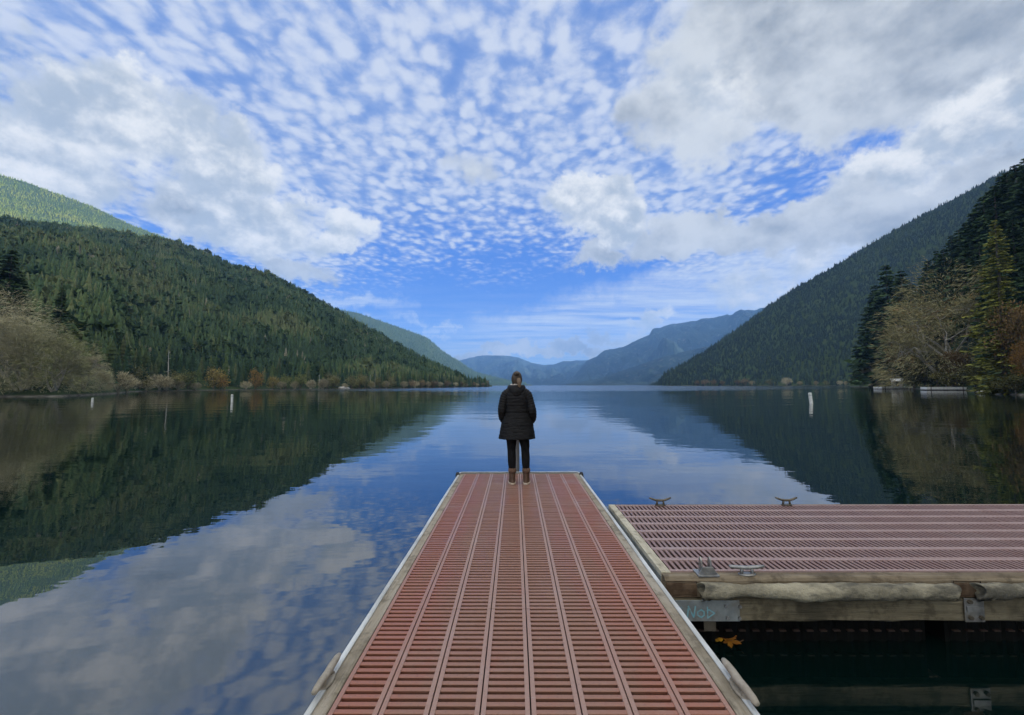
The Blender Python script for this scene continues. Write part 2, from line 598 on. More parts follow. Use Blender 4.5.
H_lit = Hill([('a', -95, 15, 2300), (-260, 95, 2300), (-60, 152, 2250), (0, 172, 2200), (30, 181, 2200), (60, 192, 2180), (95, 205, 2150), (130, 222, 2120), (178, 240, 2100), (260, 275, 2050), (330, 315, 2000)],
             [('a', -95, 1100), ('a', -20, 1100)], tree_h=10, gully=0.2, gscale=420, seed=5)
H_lit.build('hill', M_GROUND, -90, -24, 160, 50, 'sunlit pale green ridge behind the dark left hillside', 'hill')

H_spur = Hill([(250, 270, 2700), (300, 293, 2700), (340, 308, 2700), (357, 311, 2700), (397, 325, 2750), (427, 336, 2800), (442, 349, 2850), (465, 364, 2900), (476, 371, 2900), (507, 379, 3000), (532, 384.5, 3000)],
              [('a', -40, 1500), ('a', 3, 2400)], tree_h=11, gully=0.2, gscale=420, seed=8)
H_spur.build('hill', M_GROUND, -34, math.degrees(az_el(532, 384)[0]), 150, 50, 'hazy green ridge dropping to the lake behind the end of the left hillside', 'hill')

H_right = Hill([(648, 384.6, 950), (655, 381, 980), (664, 371, 1020), (686, 360, 1080), (703, 350, 1120), (735, 328, 1200), (768, 304, 1250), (796, 285, 1290), (824, 270, 1320), (866, 244, 1360), (908, 220, 1400), (960, 193, 1420), (1000, 171, 1440), (1024, 163, 1440),
                (1200, 62, 1450), (1500, -110, 1450), ('a', 75, 30.5, 1450), ('a', 90, 32.5, 1450), ('a', 110, 33, 1450), ('a', 130, 28, 1450), ('a', 160, 12, 1500)],
               [(648, 385.3), ('a', 20, 860), ('a', 30, 760), ('a', 40, 620), ('a', 60, 480), ('a', 90, 420), ('a', 160, 420)], tree_h=7, gully=0.1, gscale=260, seed=11)
H_right.build('hill', M_GROUND, math.degrees(az_el(648, 385)[0]), 160, 320, 60, 'blue shaded forested mountainside rising to the right', 'hill')

H_near = Hill([(850, 383.2, 420), (868, 377, 410), (885, 366, 390), (905, 350, 360), (930, 325, 330), (960, 300, 300), (1000, 270, 270), (1024, 252, 250), (1130, 200, 220), (1400, 90, 200), ('a', 80, 30, 200), ('a', 110, 20, 200)],
              [(850, 386.6), (868, 387.2), (881, 388), (905, 388.6), (927, 389.3), (967, 390.3), (982, 393.2), (1024, 395.5), (1130, 401), (1400, 425), ('a', 80, 45), ('a', 110, 45)], tree_h=0, gully=0.05, gscale=60, p=1.25, seed=14)
H_near.build('hill', M_GROUND, math.degrees(az_el(850, 385)[0]), 108, 160, 40, 'steep near bank with tall dark trees at the right edge', 'hill')

H_mid = Hill([(440, 372, 6200), (457, 361, 6200), (470, 357.5, 6200), (482, 355.5, 6200), (500, 355, 6200), (517, 357, 6200), (532, 363, 6200), (545, 365, 6200), (555, 364, 6200), (564, 361, 6200), (588, 360, 6200), (610, 357, 6200), (640, 350, 6200), (700, 345, 6200)],
             [('a', -12, 4200), ('a', 28, 4200)], gully=0.28, gscale=450, rugged=.8, seed=21)
H_mid.build('mountain', M_FAR, math.degrees(az_el(440, 372)[0]), math.degrees(az_el(700, 345)[0]), 300, 90, 'farthest blue mountain at the head of the lake under a cloud cap', 'mountain')
H_big = Hill([(560, 384, 4600), (574, 376, 4600), (587, 361, 4600), (597, 356, 4600), (605, 350, 4600), (623, 347, 4600), (633, 342, 4600), (649, 335, 4600), (653, 329, 4600), (673, 323, 4600), (688, 322, 4600), (703, 319, 4600), (721, 316, 4600), (743, 311, 4600), (756, 310, 4600), (800, 300, 4600), (860, 290, 4600)],
             [('a', 5, 3300), ('a', 45, 2900)], gully=0.28, gscale=420, rugged=.8, seed=23)
H_big.build('mountain', M_FAR, math.degrees(az_el(560, 384)[0]), 38, 320, 100, 'long blue mountain right of the lake head with cloud touching its top', 'mountain')
H_toe = Hill([(566, 384.5, 3100), (600, 378, 3100), (630, 368, 3100), (662, 357, 3100), (700, 348, 3100), (760, 338, 3100), (800, 330, 3100)],
             [('a', 6, 2300), ('a', 40, 2100)], gully=0.25, gscale=300, rugged=.8, seed=27)
H_toe.build('mountain', M_FAR, math.degrees(az_el(566, 384)[0]), 33, 240, 70, 'low blue spur in front of the long mountain right of the lake head', 'mountain')

# water: one sheet to the far shores
bm = bmesh.new()
bmesh.ops.create_circle(bm, cap_ends=True, segments=64, radius=7300)
tag(bm_obj('water', bm, M_WATER), 'calm dark lake reflecting hills and clouds', 'lake', None, 'structure')

# haze
bm = bmesh.new()
box(bm, -7600, 7600, -7600, 7600, -1.4, 990)
M_HAZE = bpy.data.materials.new('haze')
M_HAZE.use_nodes = True
M_HAZE.node_tree.nodes.clear()
n = NT(M_HAZE.node_tree)
pv = n.new('ShaderNodeVolumePrincipled')
pv.inputs['Color'].default_value = (0.21, 0.46, 1.0, 1)
pv.inputs['Density'].default_value = 1.3e-4
n.l.new(pv.outputs[0], n.new('ShaderNodeOutputMaterial').inputs['Volume'])
hz = tag(bm_obj('haze', bm, M_HAZE), 'thin blue haze over the lake and far hills', 'haze', None, 'stuff')


# ------------------------------------------------------------------ trees
def conifer_lo(r, tiers=6, pts=6, rad=0.17, base=0.05):
    V, Fc, C = [], [], []
    for k in range(tiers):
        f0 = k / tiers
        zb = base + (1 - base) * f0 * 0.97
        zt = min(1.0, zb + (1 - base) / tiers * 1.9)
        r0 = rad * (1 - f0) ** 0.85 * r.uniform(.85, 1.1)
        i0 = len(V)
        V.append((r.normal(0, .006), r.normal(0, .006), zt))
        sh = r.uniform(.8, 1.15)
        C.append(sh * 1.1)
        ph = r.uniform(0, 6)
        for j in range(pts * 2):
            a = ph + math.pi * j / pts
            q = r0 * (r.uniform(.8, 1.25) if j % 2 == 0 else r.uniform(.4, .6))
            V.append((q * math.cos(a), q * math.sin(a), zb + (r.uniform(-.03, .02) if j % 2 == 0 else .02)))
            C.append(sh * r.uniform(.75, 1.15))
        for j in range(pts * 2):
            Fc.append((i0, i0 + 1 + j, i0 + 1 + (j + 1) % (pts * 2)))
    return np.array(V), np.array(Fc), np.array(C)


def rhombs(C0, D, L, Wd, r):
    """leaf- or spray-shaped quads: base, two sides, tip"""
    D = D / np.linalg.norm(D, axis=1, keepdims=True)
    q = r.normal(size=D.shape)
    s = np.cross(D, q)
    s /= np.linalg.norm(s, axis=1, keepdims=True) + 1e-9
    L, Wd = np.broadcast_to(L, len(C0))[:, None], np.broadcast_to(Wd, len(C0))[:, None]
    m_ = C0 + D * L * 0.45
    V = np.stack([C0, m_ - s * Wd / 2, C0 + D * L, m_ + s * Wd / 2], 1).reshape(-1, 3)
    return V, np.arange(len(V)).reshape(-1, 4)


def scatter(protos, pos, hgt, cols, r, wid=(0.85, 1.2)):
    """merge many small trees into one mesh"""
    Vs, Fs, Cs, off = [], [], [], 0
    k = r.integers(0, len(protos), len(pos))
    for i, (pv_, pf, pc) in enumerate(protos):
        sel = np.where(k == i)[0]
        if not len(sel): continue
        a = r.uniform(0, 2 * np.pi, len(sel))
        ca, sa = np.cos(a)[:, None], np.sin(a)[:, None]
        w = r.uniform(*wid, len(sel))[:, None]
        h = hgt[sel][:, None]
        x = (pv_[None, :, 0] * ca - pv_[None, :, 1] * sa) * w * h + pos[sel, 0][:, None]
        y = (pv_[None, :, 0] * sa + pv_[None, :, 1] * ca) * w * h + pos[sel, 1][:, None]
        z = pv_[None, :, 2] * h + pos[sel, 2][:, None]
        Vs.append(np.stack([x, y, z], -1).reshape(-1, 3))
        nv = len(pv_)
        Fs.append((pf[None] + (np.arange(len(sel)) * nv)[:, None, None]).reshape(-1, pf.shape[1]) + off)
        Cs.append((cols[sel][:, None, :] * pc[None, :, None]).reshape(-1, 3))
        off += nv * len(sel)
    return np.concatenate(Vs), np.concatenate(Fs), np.concatenate(Cs)


def round_lo(r, n_=16):
    """small leafy crown: a loose clump of leaf quads, unit height"""
    c0 = r.normal(0, 1, (n_ * 5, 3))
    c0 /= np.linalg.norm(c0, axis=1, keepdims=True)
    c0 = c0 * r.uniform(.55, 1.0, (len(c0), 1)) * np.array([.3, .3, .42]) + np.array([0, 0, .52])
    V, Fq = rhombs(c0, c0 - np.array([0, 0, .45]) + r.normal(0, .15, c0.shape), .26, .2, r)
    C = np.repeat(r.uniform(.7, 1.25, len(c0)), 4)
    Ft = np.concatenate([Fq[:, [0, 1, 2]], Fq[:, [0, 2, 3]]])
    return V, Ft, C


LO = [conifer_lo(rng, rng.integers(5, 8), rng.integers(5, 7), rng.uniform(.15, .21)) for _ in range(10)]
LO_R = [round_lo(rng) for _ in range(4)]
MLO = [conifer_lo(rng, 5, 5, rng.uniform(.17, .23)) for _ in range(10)]
VLO = [conifer_lo(rng, 4, 4, rng.uniform(.2, .26)) for _ in range(8)]


def forest(name, hill, az0, az1, t0, t1, spacing, hrange, palette, protos, label, shore_skip=0.0, seed=0, patch=60.0, vary=.11, deadwood=0.0):
    r = np.random.default_rng(100 + seed)
    # area-uniform sampling by rejection
    azs = np.linspace(R(az0), R(az1), 200)
    Ds = np.exp(np.interp(azs, hill.sa, np.log(hill.sd)))
    Dr = np.maximum(np.interp(azs, hill.ra, hill.rd), Ds * 1.05)
    area = np.trapz(0.5 * ((Ds + (Dr - Ds) * t1) ** 2 - (Ds + (Dr - Ds) * t0) ** 2), azs)
    cnt = int(area / spacing ** 2)
    dmax = Dr.max()
    az, t = [], []
    tot = 0
    while tot < cnt:
        a = r.uniform(R(az0), R(az1), cnt * 2)
        tt = r.uniform(t0, t1, cnt * 2)
        ds = np.exp(np.interp(a, hill.sa, np.log(hill.sd)))
        dr = np.maximum(np.interp(a, hill.ra, hill.rd), ds * 1.05)
        w = (ds + (dr - ds) * tt) * (dr - ds)
        ok = r.uniform(0, 1, len(a)) < w / (dmax * (Dr - Ds).max())
        az.append(a[ok]); t.append(tt[ok]); tot += ok.sum()
    az, t = np.concatenate(az)[:cnt], np.concatenate(t)[:cnt]
    x, y, z = hill.surf(az, t)
    n1 = fbm(x / patch, y / patch, 4, 31 + seed)
    h = r.uniform(*hrange, cnt) * (0.75 + 0.55 * n1)
    pal = np.array(palette)
    mixv = np.clip((n1 - 0.5) * 2.2 + r.normal(0.45, 0.24, cnt), 0, 0.999)
    ci = mixv * (len(pal) - 1)
    i0 = ci.astype(int)
    f = (ci - i0)[:, None]
    cols = pal[i0] * (1 - f) + pal[np.minimum(i0 + 1, len(pal) - 1)] * f
    cols = cols * r.uniform(1 - vary, 1 + vary, (cnt, 1))
    dead = r.uniform(0, 1, cnt) < deadwood
    cols[dead] = np.array((.12, .115, .095)) * r.uniform(.7, 1.2, (dead.sum(), 1))
    h = np.where(r.uniform(0, 1, cnt) < .06, h * 1.35, h)
    V, Fc, C = scatter(protos, np.stack([x, y, z - 0.4], -1), h, cols, r)
    print(name, cnt, 'trees', len(Fc), 'faces')
    return tag(np_obj(name, V, Fc, M_FOL, C), label, 'forest', None, 'stuff')


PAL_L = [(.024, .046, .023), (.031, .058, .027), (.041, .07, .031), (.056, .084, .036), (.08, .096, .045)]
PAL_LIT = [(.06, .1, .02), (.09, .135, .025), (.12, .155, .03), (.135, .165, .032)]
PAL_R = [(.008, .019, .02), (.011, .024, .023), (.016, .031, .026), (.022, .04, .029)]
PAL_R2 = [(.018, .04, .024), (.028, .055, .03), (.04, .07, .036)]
az_tipL = math.degrees(az_el(489, 385)[0])
az_tipR = math.degrees(az_el(651, 385)[0])
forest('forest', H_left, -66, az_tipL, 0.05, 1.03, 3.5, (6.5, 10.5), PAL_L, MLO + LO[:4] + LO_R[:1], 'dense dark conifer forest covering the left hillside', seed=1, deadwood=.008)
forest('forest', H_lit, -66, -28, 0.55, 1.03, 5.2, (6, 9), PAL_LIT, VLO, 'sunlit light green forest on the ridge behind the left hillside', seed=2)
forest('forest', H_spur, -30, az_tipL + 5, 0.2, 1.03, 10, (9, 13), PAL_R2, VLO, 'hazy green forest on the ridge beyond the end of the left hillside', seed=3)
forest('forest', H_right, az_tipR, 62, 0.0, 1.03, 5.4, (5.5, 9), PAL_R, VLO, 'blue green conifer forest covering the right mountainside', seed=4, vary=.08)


# ---- individual far-shore trees: one mesh each (a few pixels wide), meshes shared
def shore_conifer_mesh(name, colr, r, tiers=9, pts=8, rad=.17):
    V, Fc, C = conifer_lo(r, tiers, pts, rad, base=.1)
    C = np.array(colr)[None] * (C * r.uniform(.8, 1.2, len(C)))[:, None]
    a = np.linspace(0, 2 * np.pi, 6)[:-1]
    tv = np.concatenate([np.stack([np.cos(a) * .014, np.sin(a) * .014, np.zeros(5) - .03], -1), [[0, 0, .9]]])
    tf = np.array([(j, (j + 1) % 5, 5) for j in range(5)]) + len(V)
    return np_mesh(name, np.concatenate([V, tv]), np.concatenate([Fc, tf]), M_FOL, np.concatenate([C, np.tile((.09, .075, .06), (6, 1))]))


def leafy_mesh(name, colr, r, shape=(.36, .36, .4), nclump=14, per=60, leaf=.075, zc_=.56, var=.3, stem=(.13, .11, .09), sparse=0.0):
    """broadleaf tree of unit height: forked stems and leaf quads gathered in clumps"""
    cl = r.normal(0, 1, (nclump, 3))
    cl /= np.linalg.norm(cl, axis=1, keepdims=True)
    cl = cl * r.uniform(.45, .95, (nclump, 1)) * np.array(shape) + np.array([0, 0, zc_])
    c0 = np.repeat(cl, per, 0) + r.normal(0, 1, (nclump * per, 3)) * np.array(shape) * .27
    d = c0 - np.array([0, 0, zc_ - .1]) + r.normal(0, .2, c0.shape)
    V, Fq = rhombs(c0, d, leaf * r.uniform(.6, 1.3, len(c0)), leaf * .6, r)
    cb = np.array(colr)[None] * np.repeat(r.uniform(1 - var, 1 + var, nclump), per)[:, None] * r.uniform(.75, 1.25, (len(c0), 1))
    C = np.repeat(cb, 4, 0)
    sv, sf = [], []
    for k in range(6):
        tip = cl[r.integers(nclump)]
        b = len(V) + len(sv) * 1
        base = np.array([r.normal(0, .015), r.normal(0, .015), -.03])
        s_ = np.cross(tip - base, r.normal(size=3)); s_ /= np.linalg.norm(s_)
        s2 = np.cross(s_, tip - base); s2 /= np.linalg.norm(s2)
        for u in (s_, s2):
            b = len(V) + len(sv)
            sv += [base - u * .016, base + u * .016, tip + u * .004, tip - u * .004]
            sf.append((b, b + 1, b + 2, b + 3))
    V = np.concatenate([V, np.array(sv)])
    Fq = np.concatenate([Fq, np.array(sf)])
    C = np.concatenate([C, np.tile(stem, (len(sv), 1))])
    return np_mesh(name, V, Fq, M_FOL, C)


def bare_lo_mesh(name, colr, r, n_=900, shape=(.34, .34, .42)):
    c0 = r.normal(0, 1, (n_, 3))
    c0 /= np.linalg.norm(c0, axis=1, keepdims=True)
    c0 = c0 * (r.uniform(0, 1, (n_, 1)) ** .45) * np.array(shape) + np.array([0, 0, .5])
    d = c0 - np.array([0, 0, .1]) + r.normal(0, .18, c0.shape)
    V, Fq = rhombs(c0, d, .17 * r.uniform(.6, 1.3, n_), .02, r)
    C = np.repeat(np.array(colr)[None] * r.uniform(.6, 1.4, (n_, 1)), 4, 0)
    sv, sf = [], []
    for k in range(9):
        tip = c0[r.integers(n_)]
        base = np.array([r.normal(0, .02), r.normal(0, .02), -.03])
        s_ = np.cross(tip - base, r.normal(size=3)); s_ /= np.linalg.norm(s_)
        b = len(V) + len(sv)
        sv += [base - s_ * .018, base + s_ * .018, tip + s_ * .004, tip - s_ * .004]
        sf.append((b, b + 1, b + 2, b + 3))
    return np_mesh(name, np.concatenate([V, np.array(sv)]), np.concatenate([Fq, np.array(sf)]), M_FOL, np.concatenate([C, np.tile((.3, .28, .25), (len(sv), 1))]))


SC = [shore_conifer_mesh('conifer_tree', c_, rng, int(rng.integers(8, 11)), 8, rad=rr) for c_, rr in
      [((.015, .035, .017), .17), ((.02, .045, .02), .2), ((.03, .055, .024), .16), ((.045, .07, .028), .22), ((.018, .04, .02), .14), ((.06, .075, .035), .19)]]
LEAF_OLIVE = [leafy_mesh('leafy_tree', (.13, .145, .06), rng), leafy_mesh('leafy_tree', (.17, .165, .085), rng, shape=(.42, .42, .38))]
LEAF_YEL = [leafy_mesh('maple_tree', (.22, .175, .07), rng), leafy_mesh('maple_tree', (.24, .15, .055), rng, shape=(.4, .4, .38))]
LEAF_GREY = [bare_lo_mesh('bare_tree', (.26, .235, .18), rng), bare_lo_mesh('bare_tree', (.31, .28, .215), rng, shape=(.44, .44, .38))]
LEAF_RUST = [leafy_mesh('leafy_tree', (.14, .11, .075), rng), leafy_mesh('leafy_tree', (.17, .125, .085), rng, shape=(.45, .45, .36))]


def plant(name, me, hill, px, t, h, label, cat, group=None, wid=1.0, sink=.3):
    a = az_el(px, 385)[0]
    x, y, z = [float(v) for v in hill.surf(np.array([a]), np.array([t]))]
    o = bpy.data.objects.new(name, me)
    o.location = (x, y, z - sink * .3)
    o.scale = (h * wid, h * wid, h)
    o.rotation_euler = (rng.normal(0, .02), rng.normal(0, .02), rng.uniform(0, 6.28))
    link(o)
    return tag(o, label, cat, group)


G_CON = 'conifers in the front rows above the left shoreline'
for row, (t, step) in enumerate(((0.012, 4.6), (0.035, 4.2), (0.06, 4.6))):
    px = 112.0
    while px < 487:
        frac = (px - 112) / 375
        k = int(rng.integers(len(SC)))
        hh = rng.uniform(9.5, 14.5) * (0.75 if row == 0 else 1.0) * (1.0 + 0.15 * frac)
        plant('conifer_tree', SC[k], H_left, px + rng.normal(0, 1.5), t * rng.uniform(.7, 1.3) + (0.006 if row == 0 else 0), hh,
              'dark conifer in the front rows above the left shoreline', 'tree', G_CON)
        px += step * rng.uniform(.6, 1.5) * (1.6 - .8 * frac)
G_OL = 'olive leafy trees along the left shoreline'
for px, h in ((140, 9), (172, 8), (188, 8.5), (286, 8), (300, 9), (327, 9.5), (333, 8.5), (352, 9), (359, 10), (366, 9), (380, 8), (392, 9)):
    plant('leafy_tree', LEAF_OLIVE[int(rng.integers(2))], H_left, px, .006, h * 1.0, 'olive green leafy tree at the foot of the left hillside', 'tree', G_OL)
G_GR = 'bare grey shrubs along the left shoreline'
for px, h in ((118, 7), (127, 6), (147, 5), (160, 7.5), (166, 6), (179, 5), (196, 4), (246, 5), (281, 5), (295, 5), (311, 6), (323, 6.5), (345, 4), (372, 5), (386, 6), (404, 6), (415, 6.5), (428, 6), (440, 6), (455, 6), (466, 5), (477, 5)):
    plant('bare_shrub', LEAF_GREY[int(rng.integers(2))], H_left, px, .002, h, 'bare grey shrub at the water edge of the left shore', 'shrub', G_GR, wid=1.25)
G_RU = 'rusty leafy shrubs toward the tip of the left shore'
for px, h in ((411, 7), (422, 7), (434, 7), (447, 7.5), (461, 7), (473, 6.5), (483, 6)):
    plant('rusty_shrub', LEAF_RUST[int(rng.integers(2))], H_left, px, .004, h, 'rusty brown shrub near the far tip of the left shore', 'shrub', G_RU, wid=1.2)
plant('maple_tree', LEAF_YEL[0], H_left, 214, .004, 11, 'yellow autumn tree on the left shore beside the tall white marker buoy', 'tree', None, .8)
plant('maple_tree', LEAF_YEL[1], H_left, 222, .003, 8, 'low yellow bush right of the yellow autumn tree on the left shore', 'tree', None, .9)
plant('maple_tree', LEAF_YEL[1], H_left, 256, .005, 11, 'orange autumn tree between two conifers on the left shore', 'tree', None, .7)
plant('maple_tree', LEAF_YEL[0], H_left, 273, .003, 7.5, 'small pale orange tree right of the orange autumn tree', 'tree', None, 1.0)


def snag_mesh(r):
    bm_ = bmesh.new()
    tube(bm_, [(0, 0, -.03), (.004, 0, .5), (0, .003, 1)], [.016, .012, .003], 6)
    for k in range(11):
        z = r.uniform(.3, .95)
        a = r.uniform(0, 6.28)
        L = .1 * (1.1 - z) + .03
        tube(bm_, [(0, 0, z), (math.cos(a) * L, math.sin(a) * L, z + r.uniform(-.02, .04))], [.005, .001], 4)
    me = bpy.data.meshes.new('dead_tree')
    bm_.to_mesh(me); bm_.free()
    me.materials.append(M_SNAG)
    return me


M_SNAG = mottled((.42, .4, .37), (.6, .58, .55), 4, rough=.9, spec=.2, name='snag_wood')
SNAG = snag_mesh(rng)
plant('dead_tree', SNAG, H_left, 168, .012, 17, 'tall bare white snag standing above the left shoreline trees', 'tree')
plant('dead_tree', SNAG, H_left, 370, .012, 10, 'short pale dead trunk on the left shore near midway', 'tree')
plant('dead_tree', SNAG, H_left, 375, .016, 10.5, 'slim pale dead trunk right of the short one on the left shore', 'tree', wid=.7)
plant('dead_tree', SNAG, H_left, 319, .004, 9, 'pale leaning dead trunk among bare shrubs of the left shore', 'tree')
for px, h, lab in ((342, 1.6, 'pale driftwood stump on the left shore'), (347, 1.2, 'small pale boulder right of the driftwood stump on the left shore')):
    a = az_el(px, 385)[0]
    x, y, z = [float(v) for v in H_left.surf(np.array([a]), np.array([.001]))]
    bm = bmesh.new()
    bmesh.ops.create_icosphere(bm, subdivisions=2, radius=1)
    for v in bm.verts:
        k = 1 + .3 * math.sin(v.co.x * 5 + v.co.y * 3 + px) * math.cos(v.co.z * 4)
        v.co = Vector((v.co.x * 1.5, v.co.y, v.co.z * .8)) * k * h
    tag(bm_obj('boulder', bm, M_SNAG, loc=(x, y, z + .2)), lab, 'rock')

# right far shore shrubs on the mountainside
G_RS = 'rusty and grey shrubs along the far right shore'
for px, h, mset, in ((697, 10, LEAF_RUST), (705, 11, LEAF_RUST), (714, 11, LEAF_RUST), (722, 9, LEAF_RUST), (738, 10, LEAF_RUST), (745, 12, LEAF_RUST), (752, 8, LEAF_GREY),
                     (771, 9, LEAF_OLIVE), (787, 12, LEAF_GREY), (800, 6, LEAF_GREY), (816, 6, LEAF_GREY), (826, 6, LEAF_OLIVE), (840, 6, LEAF_GREY), (846, 5, LEAF_GREY)):
    plant('shore_shrub', mset[int(rng.integers(2))], H_right, px, .004, h, 'small rusty or grey shrub on the far shore below the right mountainside', 'shrub', G_RS, wid=1.2)


# ---- near trees with trunk and crown
def conifer_hi(r, h=30.0, rmax=4.6, base=.08, colr=(.028, .052, .023), levels=46, droop=.25, fan=6, fine=1.0):
    c0, d, L, Wd, cb = [], [], [], [], []
    bt = []
    for k in range(levels):
        f = k / levels
        z = h * (base + (1 - base) * f) + r.uniform(-.2, .2)
        Rz = rmax * (1 - f) ** .8 * r.uniform(.75, 1.15) + .25
        for j in range(int(r.integers(7, 10))):
            a = r.uniform(0, 6.283)
            ln = Rz * r.uniform(.55, 1.15)
            o = np.array([math.cos(a), math.sin(a), 0])
            sd = np.array([-o[1], o[0], 0])
            sh = r.uniform(.6, 1.35)
            bt.append((np.array([0, 0, z]), np.array([0, 0, z]) + o * ln * .8 + np.array([0, 0, -droop * ln * .6])))
            for q in np.linspace(.22, 1.0, fan):
                p_ = o * ln * q + np.array([0, 0, z - droop * ln * (q - .35 * q * q)])
                for s in (-1, 1):
                    c0.append(p_ + r.normal(0, .06, 3))
                    d.append(o * r.uniform(.5, 1) + sd * s * r.uniform(.3, 1.0) + np.array([0, 0, r.uniform(-.45, .1)]))
                    L.append((ln * r.uniform(.24, .42) + .35) * fine)
                    Wd.append((ln * r.uniform(.12, .2) + .2) * fine)
                    cb.append(sh * r.uniform(.75, 1.25) * (.85 + .3 * q))
    V, Fq = rhombs(np.array(c0), np.array(d), np.array(L), np.array(Wd), r)
    C = np.repeat(np.array(cb)[:, None] * np.array(colr)[None], 4, 0)
    bm_ = bmesh.new()
    tube(bm_, [(0, 0, -1.5), (0.05, 0, h * .3), (0, .05, h * .7), (0, 0, h * .99)], [h * .016, h * .012, h * .006, h * .001], 8)
    for a_, b_ in bt[::3]:
        tube(bm_, [a_, b_], [.09, .03], 3)
    return bm_, V, Fq, C


def bm_mesh(name, bm_, m):
    me = bpy.data.meshes.new(name)
    bm_.to_mesh(me); bm_.free()
    me.materials.append(m)
    return me


def make_protos(lst, bark=None):
    out = []
    for bm_, V, Fq, C in lst:
        out.append((bm_mesh('trunk', bm_, bark or M_BARK), np_mesh('crown', V, Fq, M_FOL, C)))
    return out


HI = make_protos([conifer_hi(rng, 30, 5.0), conifer_hi(rng, 30, 4.2, .12), conifer_hi(rng, 30, 5.8, .05, droop=.35), conifer_hi(rng, 30, 4.8, .04, (.115, .12, .028), droop=.5, fan=12, fine=.5)])


def tree(name, proto, loc, sc, label, cat='tree', group=None, wid=1.0, rz=None):
    e = empty(name, loc, rng.uniform(0, 6.28) if rz is None else rz)
    e.scale = (sc * wid, sc * wid, sc)
    link(bpy.data.objects.new('trunk', proto[0]), e)
    link(bpy.data.objects.new('crown', proto[1]), e)
    return tag(e, label, cat, group)


def hill_pt(hill, px, t):
    a = az_el(px, 385)[0]
    return tuple(float(v[0]) for v in hill.surf(np.array([a]), np.array([t])))


def fit(hill, px, t, ytop, h0=30.0):
    """how tall a tree rooted here must be for its top to stand where the photo has it"""
    x, y, z = hill_pt(hill, px, t)
    d = ray(px, ytop)
    return (x, y, z - .3), (EYE[2] + d[2] / math.hypot(d[0], d[1]) * math.hypot(x, y) - z) / h0


# tall dark firs of the near right bank
for px, t, yt, k, w, lab in ((893, .25, 262, 2, 1.25, 'broad dark fir standing left of the domed bare tree on the right bank'),
                             (880, .22, 283, 0, 1.15, 'dark fir at the left end of the right bank, leftmost of the tall firs'),
                             (908, .28, 268, 1, 1.2, 'dark fir touching the left side of the domed bare tree'),
                             (872, .15, 305, 0, 1.2, 'shorter dark fir on the outer left flank of the right bank firs'),
                             (918, .4, 282, 2, 1.2, 'dark fir half hidden behind the left shoulder of the domed bare tree')):
    loc, sc = fit(H_near, px, t, yt)
    tree('fir_tree', HI[k], loc, sc, lab, wid=w * min(1.0, 1.25 / max(sc, .1) ** .5))
G_FIR = 'dark firs climbing the steep right bank'
for px, t, yt, k in ((936, .75, 258, 0), (946, .8, 248, 1), (953, .7, 246, 2), (962, .85, 232, 0), (970, .75, 226, 1), (978, .8, 218, 2), (985, .7, 208, 0), (991, .85, 200, 1), (998, .75, 191, 2),
                     (1004, .8, 186, 0), (1010, .7, 180, 1), (1017, .85, 170, 2), (1024, .8, 166, 0), (1034, .8, 158, 1), (1046, .75, 150, 2), (1060, .8, 140, 0), (1080, .8, 130, 1), (1105, .8, 120, 2), (1140, .8, 100, 0),
                     (956, .55, 268, 1), (972, .5, 255, 0), (990, .55, 240, 2), (1008, .5, 222, 1), (1026, .5, 215, 0), (1050, .5, 205, 2), (1075, .5, 190, 1), (930, .6, 276, 2), (942, .5, 285, 0),
                     (1000, .35, 262, 1), (1016, .38, 250, 2), (1040, .35, 240, 0), (1015, .3, 285, 0), (1032, .2, 300, 1), (1000, .2, 310, 2)):
    loc, sc = fit(H_near, px, t, yt)
    tree('fir_tree', HI[k], loc, sc, 'dark fir climbing the steep right bank behind the domed bare tree', group=G_FIR, wid=1.15)


